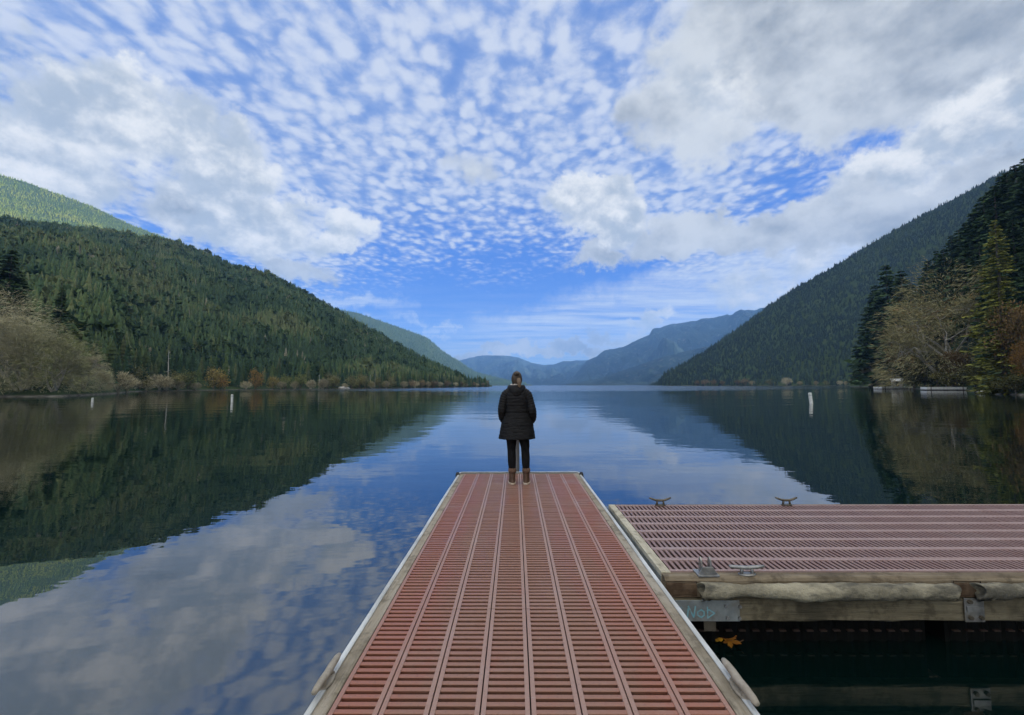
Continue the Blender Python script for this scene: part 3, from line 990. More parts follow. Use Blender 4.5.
def bare_hi(r, h=19.0, rad=8.5, colr=(.21, .185, .13), ntw=19000, tw=1.15, skirt=.05, extra=None, nextra=0, lean=(0, 0)):
    """leafless spreading tree: forked limbs, and fine twigs in layered sprays that droop at the rim of a dome"""
    bm_ = bmesh.new()
    tips = []

    def limb(p, d, L, rr, lev):
        d = d.normalized()
        mid = p + d * L * .5 + Vector(r.normal(0, L * .05, 3))
        e = p + d * L + Vector((0, 0, -L * .04 * lev))
        qq = math.sqrt((e.x ** 2 + e.y ** 2) / rad ** 2 + max(e.z, 0) ** 2 / h ** 2) / .84
        if qq > 1: e = Vector((e.x / qq, e.y / qq, e.z / qq))
        mid = (p + e) / 2 + Vector(r.normal(0, L * .04, 3))
        tube(bm_, [p, mid, e], [rr * 1.25, rr * 1.05, rr * .8], 5 if lev < 2 else 3)
        if lev >= 1: tips.append((mid, d, L * .5, lev))
        tips.append((e, d, L * .5, lev))
        if lev < 4:
            for _ in range(int(r.integers(2, 4))):
                q = Vector(r.normal(0, .5, 3))
                q.z = abs(q.z) * .35 - .06 * lev
                limb(e, d + q, L * r.uniform(.6, .82), rr * .55, lev + 1)
    for k in range(5):
        a = k * 1.257 + r.uniform(-.4, .4)
        tilt = r.uniform(.25, .75)
        limb(Vector((r.normal(0, .4), r.normal(0, .4), -.6)), Vector((math.cos(a) * tilt + lean[0], math.sin(a) * tilt + lean[1], 1.0)), h * .27, h * .014, 0)
    # twigs: sprays round limb tips, plus sprays over the dome
    nd = ntw // 2
    u = r.uniform(0, 1, nd)
    ph = r.uniform(0, 2 * np.pi, nd)
    ct = r.uniform(-.3, 1, nd)
    st = np.sqrt(1 - np.clip(ct, 0, 1) ** 2)
    lump = 1 + .09 * np.sin(ph * 5 + 1) * np.cos(ct * 7) + .05 * np.sin(ph * 9 + ct * 11)
    rr_ = (.4 + .6 * u ** .3) * lump
    c0 = np.stack([np.cos(ph) * st * rad * rr_, np.sin(ph) * st * rad * rr_, h * skirt + (h * (1 - skirt)) * np.clip(ct, 0, 1) * rr_ * .93], -1)
    dd = np.stack([np.cos(ph), np.sin(ph), .55 * ct - .25 + r.normal(0, .25, nd)], -1) + r.normal(0, .3, (nd, 3))
    T = [tips[i] for i in r.integers(0, len(tips), ntw - nd)]
    c1 = np.array([t_[0] for t_ in T]) + r.normal(0, .9, (len(T), 3)) * np.array([1, 1, .6])
    d1 = np.array([t_[1] for t_ in T]) + r.normal(0, .5, (len(T), 3)) - np.array([0, 0, .15])
    qd = np.sqrt((c1[:, 0] ** 2 + c1[:, 1] ** 2) / rad ** 2 + (np.maximum(c1[:, 2], 0) / h) ** 2)
    c1 = c1 / np.maximum(qd / .92, 1)[:, None]
    C0, D = np.concatenate([c0, c1]), np.concatenate([dd, d1])
    lowm = C0[:, 2] < h * .07
    C0[lowm, 2] = r.uniform(.2, h * .22, lowm.sum())
    g3 = fbm(C0[:, 0] * .42 + 3 * np.sin(C0[:, 2] * .5), C0[:, 2] * .5 + C0[:, 1] * .42, 3, int(r.integers(1000)))
    keep = g3 > r.uniform(.36, .5, len(C0))
    C0, D = C0[keep], D[keep]
    V, Fq = rhombs(C0, D, tw * r.uniform(.5, 1.3, len(C0)), .058 * r.uniform(.6, 1.5, len(C0)), r)
    pat = fbm(C0[:, 0] * .5 + 7, C0[:, 2] * .5 + C0[:, 1] * .3, 3, 77)[:, None]
    cc = np.array(colr)[None] * (.55 + .9 * pat) * r.uniform(.75, 1.25, (len(C0), 1))
    if extra is not None and nextra:
        ex = r.uniform(0, 1, len(C0)) < nextra * np.clip((pat[:, 0] - .45) * 5, 0, 1)
        cc[ex] = np.array(extra) * r.uniform(.7, 1.3, (ex.sum(), 1))
    return bm_, V, Fq, np.repeat(cc, 4, 0)


M_PALEBARK = mottled((.26, .24, .2), (.42, .39, .33), 2, rough=.9, spec=.2, name='pale_bark')
BARE = make_protos([bare_hi(rng, 19, 8.5, (.29, .28, .20)), bare_hi(rng, 19, 8.0, (.27, .27, .18), extra=(.2, .22, .07), nextra=.5), bare_hi(rng, 19, 7.5, (.28, .26, .19))], M_PALEBARK)
# pale bare grove on the left point
for px, t, yt, k, w, lab in ((22, .012, 298, 0, 1.0, 'wide pale bare tree filling the lower left corner of the grove on the left point'),
                             (52, .010, 316, 1, .95, 'pale bare tree with a greenish top in the middle of the left point grove'),
                             (84, .010, 338, 2, .95, 'pale bare tree sloping down at the right end of the left point grove'),
                             (98, .012, 360, 0, 1.0, 'low pale bare tree at the right tip of the left point grove'),
                             (-24, .012, 280, 2, 1.0, 'tall brownish bare tree cut by the left edge of the frame'),
                             (5, .03, 283, 2, .9, 'brownish bare tree rising behind the left point grove below the dark fir')):
    loc, sc = fit(H_left, px, t, yt, 19.0)
    tree('bare_tree', BARE[k], loc, sc, lab, wid=w)
loc, sc = fit(H_left, 2, .06, 246)
tree('fir_tree', HI[2], loc, sc, 'tall black green fir behind the bare grove at the left edge', wid=1.15)
loc, sc = fit(H_left, 56, .07, 285)
tree('fir_tree', HI[1], loc, sc, 'dark fir peeking over the middle of the left bare grove', wid=1.0)
loc, sc = fit(H_left, -26, .06, 236)
tree('fir_tree', HI[0], loc, sc, 'tall dark fir just outside the left edge behind the bare grove', wid=1.15)

# right bank: the domed bare tree, autumn maples, drooping green cedar
DOME = make_protos([bare_hi(rng, 19, 8.6, (.25, .23, .13), ntw=30000, tw=.9, extra=(.27, .15, .065), nextra=.12)], M_PALEBARK)
loc, sc = fit(H_near, 952, .06, 252, 19.0)
tree('bare_tree', DOME[0], loc, sc, 'big domed bare tree with brown and orange twigs above the long white float', wid=.95)
loc, sc = fit(H_near, 1006, .014, 284)
tree('cedar_tree', HI[3], loc, sc, 'yellow green drooping cedar at the water edge on the right', wid=1.45)
loc, sc = fit(H_near, 1008, .3, 215)
tree('cedar_tree', HI[3], loc, sc, 'olive conifer with a visible pale trunk high on the right bank', wid=1.1)


def maple_near(r, colr, h=12.0, wide=.42):
    cl = r.normal(0, 1, (26, 3))
    cl /= np.linalg.norm(cl, axis=1, keepdims=True)
    cl = cl * r.uniform(.4, .95, (26, 1)) * np.array([wide, wide, .38]) * h + np.array([0, 0, h * .58])
    per = 110
    c0 = np.repeat(cl, per, 0) + r.normal(0, 1, (26 * per, 3)) * np.array([.11, .11, .05]) * h
    V, Fq = rhombs(c0, c0 - np.array([0, 0, h * .4]) + r.normal(0, 3, c0.shape), .45 * r.uniform(.6, 1.3, len(c0)), .35, r)
    cc = np.array(colr)[None] * np.repeat(r.uniform(.5, 1.35, 26), per)[:, None] * r.uniform(.7, 1.3, (len(c0), 1))
    bm_ = bmesh.new()
    tube(bm_, [(0, 0, -.6), (.1, 0, h * .35)], [.22, .16], 6)
    for c_ in cl[::2]:
        tube(bm_, [(.1, 0, h * .3), Vector(c_) * .6 + Vector((0, 0, h * .15)), c_], [.1, .06, .02], 4)
    return bm_, V, Fq, np.repeat(cc, 4, 0)


MAP = make_protos([maple_near(rng, (.2, .11, .035)), maple_near(rng, (.13, .085, .04)), maple_near(rng, (.12, .11, .03), 9, .5), maple_near(rng, (.06, .06, .022), 9, .5), maple_near(rng, (.17, .15, .1), 9, .5)])
for px, t, yt, k, h0, w, lab in ((957, .012, 345, 1, 12, .6, 'orange leaved maple under the domed bare tree'),
                                 (1027, .05, 332, 0, 12, .4, 'orange maple at the right edge beside the drooping cedar'),
                                 (1024, .06, 292, 1, 12, .5, 'rust brown maple above the orange one at the right edge'),
                                 (914, .03, 318, 1, 12, .6, 'rust brown maple on the left flank of the domed bare tree'),
                                 (953, .008, 366, 2, 9, 1.3, 'yellow green bush on the bank behind the long white float'),
                                 (925, .012, 362, 3, 9, 1.2, 'dark olive bush behind the left end of the long white float'),
                                 (975, .008, 362, 3, 9, 1.2, 'dark olive bush between the long white float and the cedar'),
                                 (938, .02, 350, 3, 9, 1.2, 'dark bush below the limbs of the domed bare tree'),
                                 (869, .015, 366, 4, 9, .9, 'grey brown bush at the tip of the right bank'),
                                 (877, .02, 364, 4, 9, .8, 'grey brown bush left of the small white roofed shed'),
                                 (860, .006, 376, 4, 9, 1.1, 'low grey bush at the outermost point of the right bank'),
                                 (912, .012, 376, 2, 9, 1.2, 'low yellow green bush right of the small white roofed shed'),
                                 (888, .006, 383.5, 2, 9, 2.2, 'low yellow green bush in front of the small white roofed shed'),
                                 (1015, .008, 372, 3, 9, 1.3, 'dark olive bush at the water edge right of the cedar')):
    loc, sc = fit(H_near, px, t, yt, h0)
    tree('maple_tree' if h0 == 12 else 'leafy_bush', MAP[k], loc, sc, lab, 'tree' if h0 == 12 else 'bush', wid=w)


# ------------------------------------------------------------------ lake things on the far shores
def bd_float(n, b):
    v = obco(n)
    f = n.noise(n.vm('MULTIPLY', v, (1, .3, 1)), 2.0, 5, .6)
    n.put(b.inputs['Base Color'], n.mix(n.ss(f, .35, .7), (.82, .82, .8), (.66, .66, .63)))


M_WHITE = mat('white_paint', (.7, .7, .68), .5, build=bd_float)
M_DARKWOOD = mottled((.05, .042, .035), (.1, .085, .07), 3, rough=.9, spec=.2, name='dark_wood')
M_PLANK = mottled((.3, .28, .25), (.42, .4, .36), 5, rough=.85, spec=.2, stretch=(1, 6, 1), name='grey_plank')
M_BUOY = mottled((.8, .8, .78), (.62, .62, .58), 6, rough=.4, name='buoy_plastic')


def far_float(px0, py0, px1, py1, width, top, label):
    a, b = onz(px0, py0), onz(px1, py1)
    a[2] = b[2] = 0
    L = np.linalg.norm(b - a)
    rz = math.atan2(b[1] - a[1], b[0] - a[0])
    e = empty('moored_float', tuple(a), rz)
    bm = bmesh.new()
    box(bm, 0, L, 0, .06, top - .75, top)
    box(bm, 0, L, width - .06, width, top - .75, top)
    box(bm, -.06, 0, 0, width, top - .75, top)
    box(bm, L, L + .06, 0, width, top - .75, top)
    bm_obj('fascia', bm, M_WHITE, e)
    bm = bmesh.new()
    nb = int(L / .2)
    for i in range(nb):
        box(bm, i * L / nb + .01, (i + 1) * L / nb - .01, .06, width - .06, top - .05, top - .01)
    bm_obj('deck_planks', bm, M_WHITE, e)
    bm = bmesh.new()
    for i in range(4):
        q = L * (i + .5) / 4
        box(bm, q - L * .09, q + L * .09, .25, width - .2, -.3, top - .1)
    bm_obj('float_drums', bm, M_DARKWOOD, e)
    bm = bmesh.new()
    for q in (L * .1, L * .9):
        tube(bm, [(q, -.14, -.4), (q, -.14, top + .35)], .09, 8)
    bm_obj('post', bm, M_DARKWOOD, e)
    return tag(e, label, 'dock')


far_float(882, 389.1, 913, 388.9, 3.2, .95, 'short pale low float at the right shore below the small shed')
far_float(927, 390.3, 967, 390.3, 3.0, 1.0, 'long white low float moored at the right shore under the domed bare tree')
# a small upturned white skiff at the water edge
p = onz(982, 393.6)
bm = bmesh.new()
rings = []
for i in range(9):
    u = i / 8
    w = .55 * math.sin(math.pi * (.12 + .8 * u)) ** .6
    rings.append([((u - .5) * 2.6, w * math.cos(a), .1 + .45 * math.sin(a) * (w / .55)) for a in np.linspace(0, math.pi, 9)])
loft(bm, rings, closed=False)
sk = bm_obj('skiff', bm, M_WHITE, smooth=True, loc=(p[0], p[1], .0))
sk.rotation_euler = (0, 0, .2)
tag(sk, 'small white upturned skiff at the right water edge below the cedar', 'boat')

# small white roofed shed
x, y, z = hill_pt(H_near, 897, .03)
e = empty('shed', (x, y, z + .6), R(-35))
e.scale = (1.25, 1.25, 1.25)
bm = bmesh.new()
box(bm, -1.4, 1.4, -1.1, 1.1, -1.2, 2.0)
bm_obj('wall', bm, mottled((.3, .27, .22), (.4, .36, .3), 3, name='shed_wall'), e)
bm = bmesh.new()
loft(bm, [[(-1.7, -1.45, 1.95), (-1.7, 0, 2.75), (-1.7, 1.45, 1.95), (-1.7, 1.45, 2.07), (-1.7, 0, 2.9), (-1.7, -1.45, 2.07)],
          [(1.7, -1.45, 1.95), (1.7, 0, 2.75), (1.7, 1.45, 1.95), (1.7, 1.45, 2.07), (1.7, 0, 2.9), (1.7, -1.45, 2.07)]])
bm_obj('roof', bm, M_WHITE, e)
bm = bmesh.new()
box(bm, -.4, .4, -1.14, -1.102, 0, 1.8)
bm_obj('door', bm, M_DARKWOOD, e)
tag(e, 'small shed with a white roof among bushes on the right bank', 'shed')


def buoy(px, py, h, r_, tilt, label):
    p = onz(px, py)
    e = empty('marker_buoy', (p[0], p[1], 0))
    e.rotation_euler = tilt
    bm = bmesh.new()
    prof = [(.0, -.5), (r_, -.5), (r_, h - .06), (r_ * .8, h - .015), (0, h)]
    loft(bm, [[(max(q, .002) * math.cos(a), max(q, .002) * math.sin(a), zz) for a in np.linspace(0, 2 * np.pi, 17)[:-1]] for q, zz in prof])
    bm_obj('float_body', bm, M_BUOY, e, smooth=False)
    bm = bmesh.new()
    for k in (0,):
        loft(bm, [[((r_ + .004) * math.cos(a), (r_ + .004) * math.sin(a), zz) for a in np.linspace(0, 2 * np.pi, 17)[:-1]] for zz in (h * .72, h * .8)], cap=False)
    bm_obj('band', bm, mat('pale_band', (.45, .47, .46), .5), e)
    return tag(e, label, 'buoy')


buoy(92.3, 402.6, .62, .11, (0, .02, 0), 'short white marker buoy, leftmost of the three, off the left bare grove')
buoy(232, 402.6, 1.02, .13, (0, -.03, 0), 'white marker buoy off the left shore below the yellow autumn tree')
buoy(811.3, 403.5, 1.14, .16, (0, -.09, 0), 'tall white marker buoy on the right side, leaning slightly left')


# ------------------------------------------------------------------ dock materials
def deck_mat(name, red, brown, pale, walk, rough):
    def bd(n, b):
        v = n.new('ShaderNodeNewGeometry').outputs['Position']
        sp = n.new('ShaderNodeSeparateXYZ')
        n.put(sp.inputs[0], v)
        f = n.noise(v, 1.6, 6, .7)
        fs = n.noise(n.vm('MULTIPLY', v, (2.4, .8, 1)), 1.7, 5, .68)
        f3 = n.noise(v, 55, 3, .6)
        worn = n.m('ADD', n.m('MULTIPLY', n.m('SUBTRACT', fs, .5), 1.9), .5)
        if walk:                       # foot traffic has bleached the middle of the dock
            e = n.m('ABSOLUTE', n.m('SUBTRACT', sp.outputs[0], .02))
            worn = n.m('ADD', worn, n.ss(e, .9, .2, -.4, .25))
        c_ = n.mix(n.ss(worn, .1, .8), red, brown)
        c_ = n.mix(n.m('MULTIPLY', n.ss(f, .52, .68), .55), c_, pale)
        c_ = n.mix(n.m('MULTIPLY', n.ss(f3, .52, .74), .45), c_, tuple(q * .55 for q in brown))
        sc = n.noise(n.vm('MULTIPLY', v, (1.0, 9.0, 1)), 7, 5, .75)
        c_ = n.mix(n.m('MULTIPLY', n.ss(sc, .63, .7), .3), c_, (.4, .34, .3))
        n.put(b.inputs['Base Color'], c_)
        n.put(b.inputs['Roughness'], n.ss(fs, .3, .7, rough - .08, rough + .14))
        bump(n, b, f3, .3, .004)
    return mat(name, red, rough, 0, .45, bd)


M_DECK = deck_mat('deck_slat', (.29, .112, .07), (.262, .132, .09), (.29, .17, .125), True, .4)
M_DECK_R = deck_mat('deck_rail', (.31, .16, .118), (.32, .198, .158), (.345, .232, .192), True, .45)  # rails paler than slats: shade of the slots put into the colour
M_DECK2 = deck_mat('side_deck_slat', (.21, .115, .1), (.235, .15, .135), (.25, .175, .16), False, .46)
M_DECK2_R = deck_mat('side_deck_rail', (.33, .22, .205), (.37, .265, .25), (.4, .3, .29), False, .46)  # paler side rails likewise, slot shade carried by the colour


def wood(name, c1, c2, c3, axis, rough=.85):
    def bd(n, b):
        v = obco(n)
        st = [7, 7, 7]
        st[axis] = .5
        g = n.noise(n.vm('MULTIPLY', v, tuple(st)), 2.2, 6, .68, .35)
        big = n.noise(v, 2.3, 5, .65)
        fine = n.noise(n.vm('MULTIPLY', v, tuple(q * 3 for q in st)), 2.5, 4, .65)
        blot = n.noise(v, 6.5, 6, .72)
        c_ = n.mix(n.ss(g, .33, .66), c1, c2)
        c_ = n.mix(n.m('MULTIPLY', n.ss(big, .48, .7), .8), c_, c3)
        c_ = n.mix(n.m('MULTIPLY', n.ss(fine, .58, .72), .55), c_, tuple(q * .35 for q in c1))
        c_ = n.mix(n.m('MULTIPLY', n.ss(blot, .5, .64), .6), c_, tuple(q * .4 for q in c1))
        c_ = n.mix(n.m('MULTIPLY', n.ss(blot, .4, .32), .5), c_, tuple(min(1, q * 1.25) for q in c2))
        n.put(b.inputs['Base Color'], c_)
        bump(n, b, n.m('ADD', g, n.m('MULTIPLY', fine, .6)), 1.0, .012)
    return mat(name, c1, rough, 0, .25, bd)


M_WOOD_Y = wood('weathered_wood', (.25, .21, .15), (.36, .32, .26), (.17, .14, .1), 1)
M_WOOD_X = wood('weathered_beam', (.15, .115, .075), (.245, .2, .14), (.085, .068, .045), 0)
M_WOOD_X2 = wood('mossy_beam', (.13, .108, .07), (.21, .18, .12), (.05, .044, .03), 0)
M_WOOD_END = mottled((.055, .033, .02), (.125, .085, .055), 9, rough=.9, spec=.2, bstr=.6, name='rotten_wood')
M_VINYL = mottled((.62, .63, .62), (.42, .42, .39), 5, rough=.4, stretch=(1, .4, 1), name='white_vinyl')
M_GALV = mottled((.2, .2, .2), (.36, .36, .355), 12, rough=.42, metal=.7, bstr=.15, name='galvanised_steel', c3=(.3, .28, .25), s3=5)
M_PLATE = mottled((.2, .225, .235), (.31, .34, .345), 7, rough=.6, metal=.25, bstr=.2, name='grey_steel_plate', c3=(.2, .2, .19), s3=4)
M_BRONZE = mottled((.09, .075, .055), (.15, .13, .1), 14, rough=.5, metal=.6, name='dark_cleat_metal')
M_CLEATW = mottled((.24, .205, .16), (.36, .32, .26), 16, rough=.7, stretch=(1, .4, 1), bstr=.4, name='chipped_cleat_paint', c3=(.34, .3, .25), s3=14)
M_BLACK = mottled((.012, .013, .014), (.025, .026, .028), 10, rough=.55, spec=.3, name='black_rubber')
M_FLOATB = mottled((.002, .0025, .0025), (.0045, .005, .005), 6, rough=.7, spec=.12, name='black_pontoon')


def bd_canvas(n, b):
    v = obco(n)
    f = n.noise(n.vm('MULTIPLY', v, (1, 2, 2)), 3.2, 6, .68)
    f2 = n.noise(n.vm('MULTIPLY', v, (.6, 1.6, 1.6)), 3.6, 6, .68)
    w = n.noise(n.vm('MULTIPLY', v, (3, 1, 1)), 11, 5, .68)
    sp = n.new('ShaderNodeSeparateXYZ')
    n.put(sp.inputs[0], v)
    c_ = n.mix(n.ss(f, .38, .62), (.37, .335, .245), (.21, .19, .14))
    c_ = n.mix(n.m('MULTIPLY', n.ss(f2, .48, .62), .8), c_, (.075, .072, .062))
    n.put(b.inputs['Base Color'], c_)
    bump(n, b, n.m('ADD', w, n.m('MULTIPLY', f, 2.0)), .9, .022)


M_CANVAS = mat('stained_canvas', (.45, .42, .33), .9, 0, .2, bd_canvas)

ZT = .55           # deck level above the water
PIT, SLOT, PW_, RAIL = .047, .021, .2275, .0215


def panel(name, x0, y0, L, axis, parent):
    """one slotted deck panel: side rails, end rails and slats with real gaps"""
    bm = bmesh.new()
    g = .0035
    w = PW_ - 2 * g

    def bx(a0, a1, b0, b1, z0=ZT - .034, z1=ZT):
        # a across the panel, b along it
        if axis == 1: box(bm, x0 + a0, x0 + a1, y0 + b0, y0 + b1, z0, z1)
        else: box(bm, x0 + b0, x0 + b1, y0 + a0, y0 + a1, z0, z1)
    bx(g, g + RAIL, .002, L - .002)
    bx(g + w - RAIL, g + w, .002, L - .002)
    nn = int(round(L / PIT))
    pit = L / nn
    for i in range(nn):
        b0 = i * pit + SLOT / 2
        b1 = (i + 1) * pit - SLOT / 2
        dz = rng.normal(0, .0006)
        zt = ZT - .003 + dz
        rings = []
        for q in (g + RAIL - .001, g + w - RAIL + .001):
            sec = [(b0, zt - .002), (b0 + .002, zt), (b1 - .002, zt), (b1, zt - .002), (b1 - .008, ZT - .034), (b0 + .008, ZT - .034)]
            rings.append([(x0 + q, y0 + b_, z_) if axis == 1 else (x0 + b_, y0 + q, z_) for b_, z_ in sec])
        loft(bm, rings)
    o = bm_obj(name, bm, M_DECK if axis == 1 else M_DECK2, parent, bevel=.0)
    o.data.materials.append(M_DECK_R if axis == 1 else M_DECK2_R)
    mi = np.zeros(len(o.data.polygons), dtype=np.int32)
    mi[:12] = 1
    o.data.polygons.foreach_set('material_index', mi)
    return o


def cleat(parent, loc, L, hh, m, axis='x', up=0.0, foot=.03, thick=.017):
    """horned cleat: base, two legs, and a horn that tapers to both ends"""
    bm = bmesh.new()
    q = [(-L / 2, hh + up), (-L * .4, hh + up * .6), (-L * .2, hh), (0, hh - .004), (L * .2, hh), (L * .4, hh + up * .6), (L / 2, hh + up)]
    rd = [thick * .7, thick * .95, thick * 1.05, thick * 1.08, thick * 1.05, thick * .93, thick * .66]
    tube(bm, [(a, 0, z) for a, z in q], rd, 10, .85)
    for s in (-1, 1):
        tube(bm, [(s * L * .17, 0, 0), (s * L * .15, 0, hh * .5), (s * L * .13, 0, hh)], [thick * 1.05, thick * .75, thick * .85], 8)
    rings = []
    for zz, k in ((0, 1), (.008, 1), (.012, .8)):
        rings.append([(L * .25 * k * math.cos(a) * (1 if abs(math.cos(a)) < .9 else 1), foot * k * math.sin(a), zz) for a in np.linspace(0, 2 * np.pi, 17)[:-1]])
    loft(bm, rings)
    o = bm_obj('cleat', bm, m, parent, smooth=True, loc=loc)
    if axis == 'y': o.rotation_euler = (0, 0, R(90))
    return o


# ------------------------------------------------------------------ main dock
X0, Y1 = -.845, 7.055
X1 = X0 + 8 * PW_
Y0 = -1.35
dk = empty('dock', ((X0 + X1) / 2, (Y0 + Y1) / 2, 0))
OFF = Vector(dk.location)


def settle(o, root):
    """keep world placement after parenting to an unrotated root"""
    o.location = Vector(o.location) - Vector(root.location)
    return o


segs = [(Y0, 2.1), (Y0 + 2.1, 2.1), (Y0 + 4.2, 2.1), (Y0 + 6.3, Y1 - Y0 - 6.3)]
for c_ in range(8):
    for y0, L in segs:
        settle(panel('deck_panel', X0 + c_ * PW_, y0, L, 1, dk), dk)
for s, xa in ((-1, X0 - .083), (1, X1 + .006)):
    bm = bmesh.new()
    box(bm, xa, xa + .077, Y0, Y1 + .06, ZT - .26, ZT - .006)
    settle(bm_obj('side_timber', bm, M_WOOD_Y, dk, bevel=.006), dk)
    # white rub strip capping the outer edge
    xo = X0 - .086 if s < 0 else X1 + .086
    bm = bmesh.new()
    prof = [(0, -.15), (-.006, -.15), (-.022, -.12), (-.024, -.03), (-.02, -.006), (-.012, .006), (0.004, .008), (.014, .002), (.014, -.004), (0, -.004)]
    ys = np.linspace(Y0, Y1 + .0, 40)
    rr_ = []
    for k, yy in enumerate(ys):
        wob = .0025 * math.sin(yy * 2.1 + s) + rng.normal(0, .0006)
        rr_.append([(xo + (a + wob) * (1 if s < 0 else -1), yy, ZT + b_) for a, b_ in prof])
    loft(bm, rr_)
    settle(bm_obj('rub_strip', bm, M_VINYL, dk), dk)
# far end: timber, white strip with rounded corners
bm = bmesh.new()
box(bm, X0, X1, Y1 + .004, Y1 + .075, ZT - .26, ZT - .006)
settle(bm_obj('end_timber', bm, M_WOOD_X, dk, bevel=.006), dk)
bm = bmesh.new()
cs = []
xl, xr = X0 - .1, X1 + .1
path = [(xl, Y1 + .012), (xl + .004, Y1 + .06), (xl + .03, Y1 + .098), (xl + .07, Y1 + .108)] + [(q, Y1 + .108) for q in np.linspace(xl + .2, xr - .2, 8)] + \
       [(xr - .07, Y1 + .108), (xr - .03, Y1 + .098), (xr - .004, Y1 + .06), (xr, Y1 + .012)]
for zz0, zz1, rr1 in ((-.15, .012, .02),):
    rings = []
    for i, (a, b_) in enumerate(path):
        p0, p1 = path[max(i - 1, 0)], path[min(i + 1, len(path) - 1)]
        tx, ty = p1[0] - p0[0], p1[1] - p0[1]
        l_ = math.hypot(tx, ty)
        nx, ny = -ty / l_, tx / l_
        rings.append([(a - nx * .03, b_ - ny * .03, ZT + .009), (a - nx * .01, b_ - ny * .01, ZT + .013), (a + nx * .008, b_ + ny * .008, ZT + .006), (a + nx * .014, b_ + ny * .014, ZT - .02), (a + nx * .014, b_ + ny * .014, ZT - .14), (a - nx * .004, b_ - ny * .004, ZT - .14), (a - nx * .004, b_ - ny * .004, ZT - .006)])
    loft(bm, rings)
settle(bm_obj('end_strip', bm, M_VINYL, dk), dk)
for xx in (X0 - .1, X1 + .1):
    bm = bmesh.new()
    tube(bm, [(xx, Y1 - .12, ZT - .03), (xx, Y1 - .075, ZT + .012), (xx, Y1 - .03, ZT - .03)], [.03, .034, .03], 10)
    settle(bm_obj('corner_bumper', bm, M_BLACK, dk, smooth=True), dk)
# pontoons and cross joists under the deck
bm = bmesh.new()
for yy in np.arange(Y0 + .1, Y1, .6):
    box(bm, X0 + .01, X1 - .01, yy, yy + .05, ZT - .19, ZT - .04)
settle(bm_obj('joists', bm, M_DARKWOOD, dk), dk)
for yy in (Y0 + .3, Y0 + 2.4, Y0 + 4.4, Y0 + 6.5):
    bm = bmesh.new()
    box(bm, X0 + .05, X1 - .05, yy, yy + 1.5, -.25, ZT - .2)
    settle(bm_obj('pontoon', bm, M_FLOATB, dk, bevel=.04), dk)
settle(cleat(dk, (-.935, 2.17, ZT + .0), .28, .045, M_CLEATW, 'y', foot=.03, thick=.018), dk)
settle(cleat(dk, (1.068, 2.12, ZT + .0), .3, .045, M_CLEATW, 'y', foot=.03, thick=.02), dk)
tag(dk, 'long brick red slotted dock with white edging that the person stands on', 'dock')

# ------------------------------------------------------------------ side dock on the right
SX, SY = 1.212, 3.415
sdk = empty('dock', (SX, SY, 0))
SL = 2.1
for r_ in range(8):
    for k in range(4):
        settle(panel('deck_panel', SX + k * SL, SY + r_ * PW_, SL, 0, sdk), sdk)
SXE = SX + 4 * SL
SYE = SY + 8 * PW_
bm = bmesh.new()
box(bm, SX - .078, SX - .003, SY - .028, SYE + .01, ZT - .16, ZT + .004)
settle(bm_obj('side_timber', bm, wood('pale_timber', (.42, .38, .28), (.52, .48, .38), (.34, .3, .22), 1), sdk, bevel=.006), sdk)
bm = bmesh.new()
box(bm, SX - .083, SX - .0795, SY - .02, SYE, ZT - .15, ZT - .03)
settle(bm_obj('steel_strip', bm, M_PLATE, sdk), sdk)
bm = bmesh.new()
box(bm, SX - .003, SXE, SYE + .004, SYE + .05, ZT - .2, ZT - .008)
settle(bm_obj('back_timber', bm, M_WOOD_X, sdk, bevel=.005), sdk)


def rough_beam(x0, x1, y0, y1, z0, z1, amp, seed):
    """a hewn beam: long box with uneven faces and worn edges"""
    bm_ = bmesh.new()
    nx = 90
    rings = []
    for i in range(nx + 1):
        x = x0 + (x1 - x0) * i / nx
        e = .012
        base = [(y0 + e, z0), (y1 - e, z0), (y1, z0 + e), (y1, z1 - e), (y1 - e, z1), (y0 + e * 2, z1), (y0 + e, z1 - e * .5), (y0, z1 - e * 2), (y0, (z0 + z1) / 2), (y0, z0 + e)]
        rg = []
        for j, (a, b_) in enumerate(base):
            k = float(fbm(np.array([x * 5.0 + j * 3.1]), np.array([seed + j * 1.7]), 3, seed)[0]) - .5
            rg.append((x, a + k * amp * (1 if a < (y0 + y1) / 2 else 0), b_ + k * amp * (.6 if b_ < z1 - .001 else .25)))
        rings.append(rg)
    loft(bm_, rings)
    return bm_


# top beam, lower beam, rotten end
settle(bm_obj('top_beam', rough_beam(SX - .076, SXE, SY - .105, SY - .004, ZT - .155, ZT - .005, .008, 3), M_WOOD_X, sdk), sdk)
settle(bm_obj('lower_beam', rough_beam(SX - .07, SXE, SY - .115, SY - .02, .228, ZT - .158, .016, 5), M_WOOD_X2, sdk), sdk)
settle(bm_obj('rotten_patch', rough_beam(SX - .07, SX + .16, SY - .112, SY - .1, ZT - .142, ZT - .03, .012, 8), M_WOOD_END, sdk), sdk)
settle(bm_obj('rotten_patch', rough_beam(SX + 2.1, SX + 2.3, SY - .112, SY - .1, ZT - .142, ZT - .03, .012, 9), M_WOOD_END, sdk), sdk)

